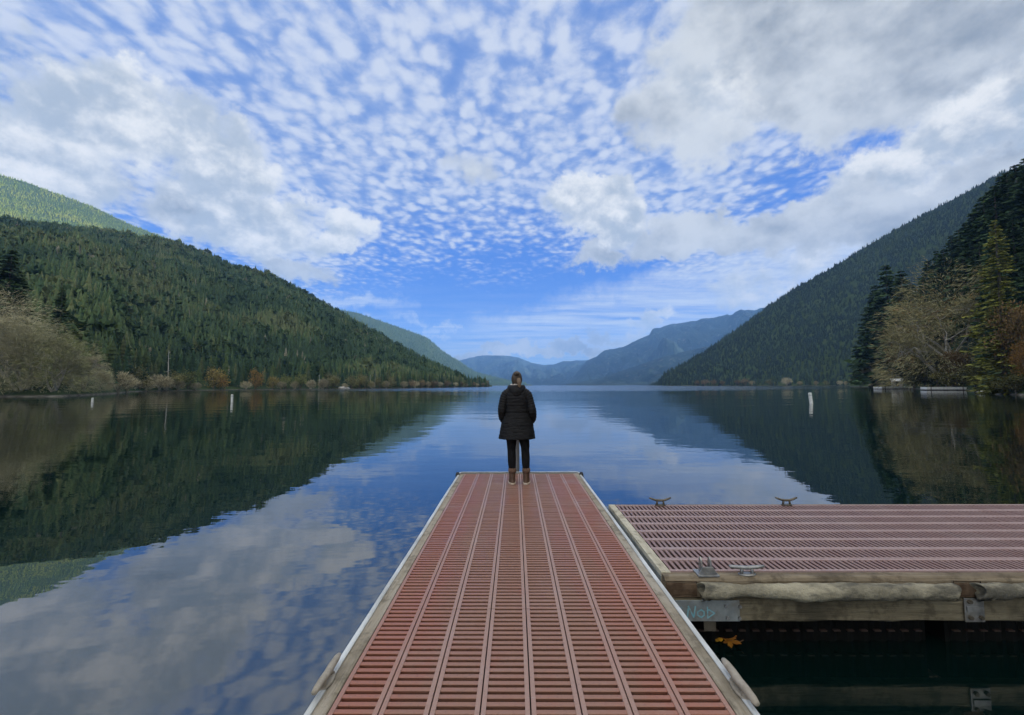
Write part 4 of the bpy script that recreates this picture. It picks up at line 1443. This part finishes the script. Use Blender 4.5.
# grey steel plate with bolts and turquoise scrawl
bm = bmesh.new()
box(bm, SX - .06, SX + .47, SY - .128, SY - .119, .236, ZT - .162)
pl = settle(bm_obj('steel_plate', bm, M_PLATE, sdk, bevel=.003), sdk)
for bx_, bz in ((.365, .35), (.47, .345), (.375, .265), (.465, .262)):
    bm = bmesh.new()
    tube(bm, [(SX + bx_, SY - .128, bz), (SX + bx_, SY - .14, bz)], [.014, .012], 6)
    bm_obj('bolt', bm, M_GALV, pl)
bm = bmesh.new()
M_CHALK = mottled((.16, .45, .54), (.27, .5, .57), 40, rough=.8, name='turquoise_paint', c3=(.24, .3, .31), s3=34)
strokes = [[(.0, .03), (.03, .055), (.06, .03), (.02, .02), (.055, .0)], [(.09, .0), (.1, .085), (.135, .005), (.15, .085)],
           [(.19, .06), (.165, .045), (.165, .02), (.19, .005), (.21, .02), (.21, .045), (.19, .06)], [(.235, .08), (.235, .0), (.285, .035), (.245, .06), (.232, .05)],
           [(.0, .06), (.05, .075)]]
for st_ in strokes:
    pts = [(SX - .02 + a * 1.05, SY - .1305, .262 + b_) for a, b_ in st_]
    for p0, p1 in zip(pts[:-1], pts[1:]):
        a, b_ = Vector(p0), Vector(p1)
        d = (b_ - a).normalized()
        s_ = Vector((-d.z, 0, d.x)) * .0048
        q = .0008 * random.random()
        vs = [bm.verts.new(v + Vector((0, -q, 0))) for v in (a - s_ - d * .003, a + s_ - d * .003, b_ + s_ + d * .003, b_ - s_ + d * .003)]
        bm.faces.new(vs)
bm_obj('scrawled_letters', bm, M_CHALK, pl)
# ring on the corner
bm = bmesh.new()
pts = [(SX - .035 + .022 * math.cos(a), SY - .142, .372 + .028 * math.sin(a)) for a in np.linspace(0, 2 * np.pi, 15)]
tube(bm, pts, .006, 6, cap=False)
settle(bm_obj('ring', bm, M_BLACK, sdk, smooth=True), sdk)
bm = bmesh.new()
box(bm, SX + .21, SX + .3, SY - .1, SY - .09, .15, .23)
settle(bm_obj('hanging_tab', bm, M_BRONZE, sdk), sdk)


def fender(x0, x1, seed, flap0=True, flap1=True):
    """stuffed canvas hose laid along the beam, sagging and creased, gathered at its open ends"""
    bm_ = bmesh.new()
    nx, nr = int((x1 - x0) / .02), 20
    rings = []
    for i in range(nx + 1):
        u = i / nx
        x = x0 + (x1 - x0) * u
        r_ = .062 * (1 + .26 * (float(fbm(np.array([x * 3.2]), np.array([seed + .5]), 3, seed)[0]) - .5) * 2)
        e0, e1 = u * (x1 - x0), (1 - u) * (x1 - x0)
        pin = 1 - .25 * math.exp(-((x - x0 - .33) / .1) ** 2) if flap0 else 1
        r_ *= pin
        cz = ZT - .085 + .02 * (float(fbm(np.array([x * 1.5]), np.array([seed + 3.5]), 2, seed)[0]) - .5)
        cy = SY - .11 - r_ * .72
        rg = []
        for k in range(nr):
            a = 2 * math.pi * k / nr
            w = 1 + .22 * (float(fbm(np.array([x * 11.0 + k * .1]), np.array([math.cos(a) * 2 + seed, ]), 3, seed + 4)[0]) - .5) * 2
            flat = .86 if math.sin(a) < 0 else 1.0
            rg.append((x + (.02 * math.sin(a * 2 + seed) if i in (0, nx) else 0), cy + math.cos(a) * r_ * w * .95, cz + math.sin(a) * r_ * w * flat))
        rings.append(rg)
    # turn the ends inward so they read as open cloth
    def inner(rg, dx, k):
        c_ = Vector([sum(p[i] for p in rg) / len(rg) for i in range(3)])
        return [tuple(c_ + (Vector(p) - c_) * k + Vector((dx, 0, 0))) for p in rg]
    rings = [inner(rings[0], .05, .55), inner(rings[0], .004, .86)] + rings + [inner(rings[-1], -.004, .86), inner(rings[-1], -.05, .55)]
    loft(bm_, rings)
    # loose flap of cloth hanging from the end
    for xe, s in ((x0, 1), (x1, -1)):
        if (s == 1 and not flap0) or (s == -1 and not flap1): continue
        gr = []
        for i in range(6):
            row = []
            for j in range(5):
                row.append(bm_.verts.new((xe + s * (.0 + i * .045) + .012 * math.sin(j * 2 + i), SY - .135 - .02 * math.sin(i * 1.3 + j) - .012 * (4 - j), ZT - .118 - j * .014 * (1 - i / 7) - .008 * math.sin(i * 2))))
            gr.append(row)
        for a, b_ in zip(gr[:-1], gr[1:]):
            for j in range(4):
                bm_.faces.new((a[j], a[j + 1], b_[j + 1], b_[j]))
    o = bm_obj('fender', bm_, M_CANVAS, sdk, smooth=True)
    return settle(o, sdk)


fender(1.385, 3.27, 4)
fender(3.44, 6.2, 9, True, False)
# bolted bracket across the gap between the fenders
bm = bmesh.new()
box(bm, 3.355, 3.5, SY - .135, SY - .125, .235, .405)
box(bm, 3.365, 3.49, SY - .145, SY - .1355, .31, .352)
br = settle(bm_obj('bracket', bm, M_GALV, sdk, bevel=.004), sdk)
for bx_, bz in ((3.388, .27), (3.467, .27), (3.388, .385)):
    bm = bmesh.new()
    tube(bm, [(bx_, SY - .135, bz), (bx_, SY - .152, bz)], [.017, .015], 6)
    bm_obj('bolt', bm, M_BRONZE, br)
# double lugged hinge bracket
bm = bmesh.new()
hx = 1.475
box(bm, hx - .08, hx + .08, SY - .1, SY + .02, ZT - .006, ZT + .006)
for s in (-1, 1):
    loft(bm, [[(hx + s * .035 - .006, SY - .07, ZT), (hx + s * .035 - .006, SY + .0, ZT), (hx + s * .035 - .006, SY - .01, ZT + .1), (hx + s * .035 - .006, SY - .03, ZT + .12), (hx + s * .035 - .006, SY - .05, ZT + .1)],
              [(hx + s * .035 + .006, SY - .07, ZT), (hx + s * .035 + .006, SY + .0, ZT), (hx + s * .035 + .006, SY - .01, ZT + .1), (hx + s * .035 + .006, SY - .03, ZT + .12), (hx + s * .035 + .006, SY - .05, ZT + .1)]])
loft(bm, [[(hx - .075, SY - .078, ZT + .004), (hx + .075, SY - .078, ZT + .004), (hx + .04, SY - .078, ZT + .06), (hx - .04, SY - .078, ZT + .06)],
          [(hx - .075, SY - .07, ZT + .004), (hx + .075, SY - .07, ZT + .004), (hx + .04, SY - .07, ZT + .06), (hx - .04, SY - .07, ZT + .06)]])
settle(bm_obj('hinge_bracket', bm, M_GALV, sdk, bevel=.002), sdk)
settle(cleat(sdk, (1.785, SY - .055, ZT - .006), .27, .056, M_GALV, up=.008, foot=.034, thick=.016), sdk)
settle(cleat(sdk, (1.755, SYE - .02, ZT), .26, .062, M_BRONZE, up=.03, thick=.015), sdk)
settle(cleat(sdk, (3.28, SYE - .02, ZT), .26, .062, M_BRONZE, up=.03, thick=.015), sdk)
# ribbed pontoons
for k in range(4):
    bm = bmesh.new()
    xa = SX + .06 + k * 2.08
    xs = np.arange(xa, xa + 1.98, .033)
    rings = []
    for i, xx in enumerate(xs):
        rb = .018 if (i // 2) % 2 else 0
        rings.append([(xx, SY + .03 + rb, -.3), (xx, SY + 1.7 - rb, -.3), (xx, SY + 1.7 - rb, .3), (xx, SY + .03 + rb, .3)])
    loft(bm, rings)
    po = settle(bm_obj('pontoon', bm, M_FLOATB, sdk), sdk)
    bm = bmesh.new()
    for xx in np.arange(xa + .05, xa + 1.9, .105):
        box(bm, xx, xx + .05, SY + .005, SY + .028, .088, .097)
    bm_obj('flange_tabs', bm, mottled((.03, .016, .012), (.05, .03, .024), 20, name='rusty_tabs') if k == 0 else bpy.data.materials['rusty_tabs'], po)
bm = bmesh.new()
for xx in np.arange(SX + .1, SXE - .1, .6):
    box(bm, xx, xx + .05, SY + .01, SYE - .01, ZT - .19, ZT - .04)
settle(bm_obj('joists', bm, M_DARKWOOD, sdk), sdk)
tag(sdk, 'brick red slotted dock on the right edged with canvas fenders and cleats', 'dock')

# ------------------------------------------------------------------ mooring pile beyond the dock end
bm = bmesh.new()
tube(bm, [(.022, 7.33, -2.5), (.022, 7.33, 1.42), (.022, 7.33, 1.45)], [.047, .047, .04], 16)
pi_ = empty('mooring_pile', (.022, 7.33, 0))
settle(bm_obj('pole', bm, mottled((.09, .09, .095), (.16, .16, .165), 6, rough=.6, metal=.3, stretch=(1, 1, .2), name='pile_steel'), pi_, smooth=False), pi_)
bm = bmesh.new()
pts = [(.022 + .075 * math.cos(a), 7.33 + .06 * math.sin(a), .45) for a in np.linspace(0, 2 * np.pi, 17)]
tube(bm, pts, .012, 6, cap=False)
settle(bm_obj('guide_ring', bm, M_GALV, pi_, smooth=True), pi_)
tag(pi_, 'thin dark steel pile in the water just beyond the dock end behind the person', 'pile')


# ------------------------------------------------------------------ floating maple leaves
def maple_leaf(size, r):
    """five lobed leaf with teeth and a stalk, slightly curled"""
    out = []
    lobes = [(-125, .55), (-62, .85), (0, 1.0), (62, .85), (125, .55)]
    for i, (a, L) in enumerate(lobes):
        for da, k in ((-27, .5), (-18, .74), (-11, .72), (-6, .9), (0, 1.0), (6, .9), (11, .72), (18, .74), (27, .5)):
            out.append((a + da, L * k * r.uniform(.92, 1.06)))
        if i < 4: out.append(((a + lobes[i + 1][0]) / 2, .3))
    out.append((180, .12))
    bm_ = bmesh.new()
    c_ = bm_.verts.new((0, 0, .004))
    mid = []
    vs = []
    for a, q in out:
        x, y = math.sin(R(a)) * q * size, math.cos(R(a)) * q * size
        curl = .12 * size * (q ** 2) * math.sin(R(a) * 2 + r.uniform(-.3, .3)) + .03 * size * q
        vs.append(bm_.verts.new((x, y, curl + .004)))
        mid.append(bm_.verts.new((x * .5, y * .5, .012 * size + .004)))
    for i in range(len(vs)):
        j = (i + 1) % len(vs)
        bm_.faces.new((c_, mid[i], mid[j]))
        bm_.faces.new((mid[i], vs[i], vs[j], mid[j]))
    tube(bm_, [(0, -.05 * size, .008), (.05 * size, -.5 * size, .01), (.12 * size, -.85 * size, .03)], [.0035, .003, .003], 5)
    return bm_


M_LEAFS = [mottled((.7, .42, .02), (.6, .3, .02), 14, rough=.5, name='yellow_leaf', c3=(.22, .1, .02), s3=10),
           mottled((.42, .18, .02), (.3, .11, .02), 14, rough=.5, name='orange_leaf'), mottled((.34, .22, .12), (.24, .13, .07), 14, rough=.5, name='brown_leaf')]
for (px, py, s, rz, m_, tl, lab) in ((722, 636, .14, 1.2, M_LEAFS[0], (.25, -.1), 'bright yellow maple leaf floating in the dark water under the right dock'),
                                     (729, 641, .1, -2.3, M_LEAFS[1], (.1, .3), 'orange brown maple leaf overlapping the yellow leaf in the dark water'),
                                     (735, 642, .075, .4, M_LEAFS[2], (-.2, .3), 'small pale brown leaf at the right end of the floating leaf cluster')):
    g = onz(px, py, .01)
    o = bm_obj('maple_leaf', maple_leaf(s, rng), m_, loc=(g[0], g[1], .012))
    o.rotation_euler = (tl[0], tl[1], rz)
    tag(o, lab, 'leaf')


# ------------------------------------------------------------------ person, seen from behind
PX, PY = .03, 6.36
pe = empty('person', (PX, PY, ZT))


def bd_coat(n, b):
    v = obco(n)
    f = n.noise(n.vm('MULTIPLY', v, (1.2, 1.2, 3)), 9, 5, .65)
    n.put(b.inputs['Base Color'], n.mix(n.ss(f, .35, .7), (.004, .004, .005), (.009, .009, .0105)))
    bump(n, b, f, .8, .02)


M_COAT = mat('black_quilted_nylon', (.012, .012, .014), .6, 0, .22, bd_coat)
M_LEG = mottled((.006, .006, .007), (.011, .011, .012), 20, rough=.85, spec=.15, name='black_leggings')
M_SKIN = mottled((.5, .3, .22), (.56, .34, .26), 14, rough=.55, name='skin')
M_HAIR = mottled((.025, .016, .01), (.075, .05, .03), 16, rough=.55, stretch=(5, 5, 1), bstr=.6, name='brown_hair')
M_BOOT = mottled((.06, .03, .018), (.1, .055, .032), 14, rough=.6, bstr=.3, name='brown_boot_leather')
M_SOLE = mottled((.5, .4, .3), (.6, .5, .4), 14, rough=.7, name='tan_sole')
M_SCARF = mottled((.55, .5, .46), (.4, .36, .33), 25, rough=.95, bstr=.6, name='pale_scarf')
M_KNIT = mottled((.1, .055, .035), (.15, .09, .06), 40, rough=.95, bstr=.5, name='boot_cuff')

# body: one skinned figure
vs = {'pelvis': (.0, 0, .88, .13, .10), 'waist': (-.005, 0, 1.08, .115, .085), 'chest': (-.01, .0, 1.27, .135, .095), 'neckb': (-.01, -.005, 1.40, .07, .06), 'neck': (-.008, .005, 1.46, .05, .05),
      'skull0': (-.006, .02, 1.53, .066, .072), 'skull1': (-.004, .012, 1.61, .07, .085), 'top': (-.004, .01, 1.655, .04, .05),
      'shL': (-.145, -.005, 1.37, .058, .055), 'elL': (-.222, -.045, 1.1, .042, .042), 'wrL': (-.175, .08, .93, .028, .03), 'haL': (-.155, .11, .88, .03, .02),
      'shR': (.125, -.005, 1.37, .058, .055), 'elR': (.212, -.045, 1.1, .042, .042), 'wrR': (.165, .08, .93, .028, .03), 'haR': (.145, .11, .88, .03, .02),
      'hipL': (-.085, 0, .83, .09, .09), 'knL': (-.088, .012, .48, .056, .06), 'caL': (-.083, -.012, .34, .055, .058), 'anL': (-.077, -.005, .1, .036, .042), 'toL': (-.085, .12, .04, .03, .025),
      'hipR': (.085, 0, .83, .09, .09), 'knR': (.118, .012, .48, .056, .06), 'caR': (.124, -.012, .34, .055, .058), 'anR': (.13, -.005, .1, .036, .042), 'toR': (.145, .12, .04, .03, .025)}
ed = [('pelvis', 'waist'), ('waist', 'chest'), ('chest', 'neckb'), ('neckb', 'neck'), ('neck', 'skull0'), ('skull0', 'skull1'), ('skull1', 'top'), ('chest', 'shL'), ('shL', 'elL'), ('elL', 'wrL'), ('wrL', 'haL'),
      ('chest', 'shR'), ('shR', 'elR'), ('elR', 'wrR'), ('wrR', 'haR'), ('pelvis', 'hipL'), ('hipL', 'knL'), ('knL', 'caL'), ('caL', 'anL'), ('anL', 'toL'), ('pelvis', 'hipR'), ('hipR', 'knR'), ('knR', 'caR'), ('caR', 'anR'), ('anR', 'toR')]
fing = []
for s, hd in ((-1, 'haL'), (1, 'haR')):
    hx_, hy_, hz_ = vs[hd][:3]
    for k in range(4):
        nm = f'{hd}f{k}'
        off = (k - 1.5) * .017
        ln = (.062, .072, .068, .052)[k]
        vs[nm + 'a'] = (hx_ - s * .004, hy_ + off * .8 + .01, hz_ - .035, .0085, .0085)
        vs[nm + 'b'] = (hx_ - s * .014, hy_ + off * .9 + .012, hz_ - .035 - ln * .55, .008, .008)
        vs[nm + 'c'] = (hx_ - s * .034, hy_ + off * .9 + .014, hz_ - .035 - ln * .9, .007, .007)
        ed += [(hd, nm + 'a'), (nm + 'a', nm + 'b'), (nm + 'b', nm + 'c')]
    vs[hd + 't1'] = (hx_ - s * .01, hy_ + .045, hz_ - .01, .01, .01)
    vs[hd + 't2'] = (hx_ - s * .022, hy_ + .058, hz_ - .045, .0085, .0085)
    ed += [(hd, hd + 't1'), (hd + 't1', hd + 't2')]
names = list(vs)
me = bpy.data.meshes.new('body')
me.from_pydata([vs[k][:3] for k in names], [(names.index(a), names.index(b_)) for a, b_ in ed], [])
tmp = bpy.data.objects.new('body_rig', me)
COL.objects.link(tmp)
sm = tmp.modifiers.new('skin', 'SKIN')
for i, k in enumerate(names):
    sv = me.skin_vertices[0].data[i]
    sv.radius = vs[k][3:5]
    sv.use_root = (k == 'pelvis')
sub = tmp.modifiers.new('sub', 'SUBSURF')
sub.levels = sub.render_levels = 2
dg = bpy.context.evaluated_depsgraph_get()
bme = bpy.data.meshes.new_from_object(tmp.evaluated_get(dg))
bpy.data.objects.remove(tmp)
# face: nose, brow, eye sockets and mouth pushed into the head
for v in bme.vertices:
    c_ = v.co
    if c_.z > 1.47 and c_.y > .05:
        dx = c_.x + .005
        c_.y += .022 * math.exp(-(dx / .013) ** 2 - ((c_.z - 1.545) / .018) ** 2)
        c_.y -= .008 * math.exp(-((abs(dx) - .03) / .014) ** 2 - ((c_.z - 1.575) / .012) ** 2)
        c_.y -= .004 * math.exp(-(dx / .022) ** 2 - ((c_.z - 1.512) / .005) ** 2)
        c_.y += .008 * math.exp(-(dx / .03) ** 2 - ((c_.z - 1.487) / .014) ** 2)
bme.polygons.foreach_set('use_smooth', np.ones(len(bme.polygons), dtype=bool))
bme.materials.clear()
bme.materials.append(M_SKIN)
body = link(bpy.data.objects.new('body', bme), pe)
bm = bmesh.new()
for s in (-1, 1):
    bmesh.ops.create_uvsphere(bm, u_segments=10, v_segments=8, radius=.0115, matrix=Matrix.Translation((-.005 + s * .03, .077, 1.574)))
bm_obj('eyes', bm, mat('eye', (.06, .05, .045), .2), body, smooth=True)
bm = bmesh.new()
for s in (-1, 1):
    m_ = Matrix.Translation((-.005 + s * .073, .012, 1.555)) @ Matrix.Diagonal((.3, .7, 1.15, 1))
    bmesh.ops.create_uvsphere(bm, u_segments=10, v_segments=8, radius=.027, matrix=m_)
bm_obj('ears', bm, M_SKIN, body, smooth=True)


def ell(cx, cy, z, rx, ry, n_=32, wob=0.0, seed=0, back=1.0):
    out = []
    for k in range(n_):
        a = 2 * math.pi * k / n_
        w = 1 + wob * math.sin(a * 5 + seed * 1.7) * math.sin(a * 2 + seed)
        out.append((cx + rx * w * math.cos(a), cy + ry * w * (math.sin(a) if math.sin(a) > 0 else math.sin(a) * back), z))
    return out


# coat body: A-line quilted shell, open at the hem
bm = bmesh.new()
key = [(.665, -.005, .268, .2), (.68, -.005, .272, .202), (.74, -.005, .262, .19), (.82, -.003, .25, .175), (.90, -.002, .238, .165), (.98, -.003, .222, .15), (1.06, -.005, .198, .135), (1.12, -.006, .19, .13),
       (1.20, -.008, .195, .13), (1.28, -.01, .19, .128), (1.34, -.01, .172, .118), (1.38, -.01, .14, .105), (1.415, -.01, .1, .088), (1.44, -.01, .082, .075), (1.455, -.01, .074, .07)]
zz = np.linspace(key[0][0], key[-1][0], 110)
kz, kx, krx, kry = [np.array(t) for t in zip(*key)]
rings = [ell(-.005, 0, .70, .25, .18, 48), ell(-.005, 0, .667, .262, .195, 48)]
for i, z_ in enumerate(zz):
    q = .0042 * abs(math.sin(math.pi * z_ / .05)) ** .6 - .003 if .69 < z_ < 1.4 else 0
    fl = .02 * max(0, (.85 - z_) / .2)
    cx = float(np.interp(z_, kz, kx))
    rx, ry = float(np.interp(z_, kz, krx)) + q, float(np.interp(z_, kz, kry)) + q
    ring = []
    for k in range(48):
        a = 2 * math.pi * k / 48
        zq = z_ + .012 * math.sin(a * 2 + 1) + .008 * math.sin(a * 5 + z_ * 8)
        qq = .0042 * abs(math.sin(math.pi * zq / .05)) ** .6 - .003 if .69 < z_ < 1.4 else 0
        w = 1 + (qq - q) * 4 + fl * math.sin(a * 6 + 1) + .012 * math.sin(a * 9 + z_ * 23) * math.sin(z_ * 31)
        ring.append((cx + rx * w * math.cos(a), ry * w * math.sin(a), z_))
    rings.append(ring)
loft(bm, rings, cap=False)
coat = bm_obj('coat', bm, M_COAT, pe, smooth=True)


def sleeve(pts, rad):
    """quilted sleeve along shoulder, elbow, pocket"""
    pts = [Vector(p) for p in pts]
    P_, R_ = [], []
    for i in range(len(pts) - 1):
        for k in range(14):
            u = k / 14
            a = pts[max(i - 1, 0)]; b_ = pts[i]; c_ = pts[i + 1]; d = pts[min(i + 2, len(pts) - 1)]
            p = .5 * ((2 * b_) + (c_ - a) * u + (2 * a - 5 * b_ + 4 * c_ - d) * u * u + (3 * b_ - a - 3 * c_ + d) * u ** 3)
            P_.append(p)
            R_.append(rad[i] * (1 - u) + rad[i + 1] * u + .0035 * math.sin((i * 14 + k) * 1.5))
    P_.append(pts[-1]); R_.append(rad[-1])
    bm_ = bmesh.new()
    tube(bm_, P_, R_, 16)
    return bm_


bm_obj('sleeve', sleeve([(-.1, -.01, 1.36), (-.17, -.015, 1.31), (-.208, -.03, 1.2), (-.225, -.045, 1.08), (-.215, .01, .97), (-.17, .09, .9)], [.07, .072, .066, .064, .06, .055]), M_COAT, coat, smooth=True)
bm_obj('sleeve', sleeve([(.085, -.01, 1.36), (.152, -.015, 1.31), (.19, -.03, 1.2), (.222, -.055, 1.07), (.222, .01, .955), (.17, .09, .895)], [.07, .072, .066, .064, .06, .055]), M_COAT, coat, smooth=True)
# hood lying on the back, collar
bm = bmesh.new()
rings = []
for i in range(17):
    a = R(150) + R(240) * i / 16
    dep = .5 - .5 * math.cos(2 * math.pi * i / 16)
    cx, cy = -.01 + .108 * math.cos(a), .035 + (.095 + .03 * dep) * math.sin(a)
    cz = 1.425 - .035 * dep
    r1, r2 = .03 + .018 * dep, .042 + .05 * dep
    ring = []
    for k in range(12):
        b_ = 2 * math.pi * k / 12
        ring.append((cx + math.cos(a) * r1 * math.cos(b_), cy + math.sin(a) * r1 * math.cos(b_), cz + r2 * math.sin(b_) - .02 * dep * (1 + math.cos(b_))))
    rings.append(ring)
loft(bm, rings)
bm_obj('hood', bm, M_COAT, coat, smooth=True)
# centre seam and drawstring line across the waist
bm = bmesh.new()
pts = [(-.005 + .206 * math.cos(a), .141 * math.sin(a), 1.075) for a in np.linspace(R(188), R(352), 30)]
tube(bm, pts, .006, 6)
bm_obj('waist_seam', bm, M_COAT, coat, smooth=True)
# leggings
bm = bmesh.new()
for s, hp, kn, ca, an in ((-1, vs['hipL'], vs['knL'], vs['caL'], vs['anL']), (1, vs['hipR'], vs['knR'], vs['caR'], vs['anR'])):
    prof = [(hp, .098, .9), (hp, .092, .74), (kn, .066, .54), (kn, .061, .48), (ca, .062, .38), (ca, .06, .32), (an, .05, .2), (an, .047, .14)]
    tube(bm, [(j[0] * 1.0, j[1], z_) for j, _, z_ in prof], [q for _, q, _ in prof], 16)
bm_obj('leggings', bm, M_LEG, pe, smooth=True)
# boots
for s, an in ((-1, vs['anL']), (1, vs['anR'])):
    cx = an[0]
    yaw = R(8) * -s
    bm = bmesh.new()
    def tr(x, y, z): return (cx + x * math.cos(yaw) - y * math.sin(yaw), -.01 + x * math.sin(yaw) + y * math.cos(yaw), z)
    prof = [(.0, -.0, .215, .056, .062), (0, 0, .16, .05, .06), (0, .01, .1, .047, .068), (0, .035, .06, .048, .105), (0, .055, .03, .05, .132), (0, .055, .018, .05, .134)]
    rings = [[tr(x_ + rx * math.cos(a), y_ + ry * math.sin(a), z_) for a in np.linspace(0, 2 * np.pi, 21)[:-1]] for x_, y_, z_, rx, ry in prof]
    loft(bm, rings)
    bt = bm_obj('boot', bm, M_BOOT, pe, smooth=True)
    bm = bmesh.new()
    loft(bm, [[tr(rx * math.cos(a), .055 + ry * math.sin(a), z_) for a in np.linspace(0, 2 * np.pi, 21)[:-1]] for z_, rx, ry in ((.0, .052, .136), (.022, .055, .14), (.026, .05, .134))])
    bm_obj('sole', bm, M_SOLE, bt)
    bm = bmesh.new()
    loft(bm, [[tr(rx * math.cos(a), ry * math.sin(a), z_) for a in np.linspace(0, 2 * np.pi, 21)[:-1]] for z_, rx, ry in ((.165, .056, .066), (.195, .061, .069), (.225, .06, .068), (.232, .05, .058))])
    bm_obj('cuff', bm, M_KNIT, bt, smooth=True)
# hair: cap over the skull with a bun, a tail to the right of the nape
bm = bmesh.new()
rings = []
for i in range(13):
    u = i / 12
    z_ = 1.455 + .222 * u
    k = math.sin(math.pi * (.16 + .84 * (1 - u)) * .5 + 0) if u > .5 else 1.0
    rr1 = .079 * math.sqrt(max(0, 1 - max(0, (u - .42) / .58) ** 2)) * (1 - .22 * max(0, (.35 - u) / .35)) + .002
    cy = -.002 + .008 * (1 - u)
    ring = []
    for kk in range(24):
        a = 2 * math.pi * kk / 24
        yy = math.sin(a)
        ry = rr1 * 1.12
        if yy > 0: ry = rr1 * (1.12 if u > .74 else .25)
        ring.append((-.004 + rr1 * math.cos(a) * (1 + .02 * math.sin(a * 9)), cy + ry * yy, z_))
    rings.append(ring)
loft(bm, rings)
hair = bm_obj('hair', bm, M_HAIR, pe, smooth=True)
bm = bmesh.new()
bmesh.ops.create_uvsphere(bm, u_segments=16, v_segments=10, radius=.04, matrix=Matrix.Translation((-.01, -.075, 1.63)) @ Matrix.Diagonal((1.1, .8, .8, 1)))
for v in bm.verts:
    v.co += v.co.normalized() * .006 * math.sin(v.co.x * 120 + v.co.z * 90)
bm_obj('bun', bm, M_HAIR, hair, smooth=True)
bm = bmesh.new()
tube(bm, [(.02, -.07, 1.56), (.03, -.085, 1.5), (.034, -.09, 1.44), (.032, -.095, 1.41)], [.03, .034, .026, .008], 10)
bm_obj('loose_tail', bm, mottled((.12, .08, .05), (.18, .12, .075), 16, rough=.6, stretch=(5, 5, 1), name='light_brown_hair'), hair, smooth=True)
bm = bmesh.new()
pts = [(-.008 + .074 * math.cos(a), .012 + .075 * math.sin(a), 1.455 + .008 * math.sin(a * 3)) for a in np.linspace(R(120), R(300), 16)]
tube(bm, pts, [.022 + .005 * math.sin(i * 1.9) for i in range(16)], 8)
bm_obj('scarf', bm, M_SCARF, pe, smooth=True)
tag(pe, 'person in a black quilted hooded coat, leggings and brown boots standing at the dock end', 'person')
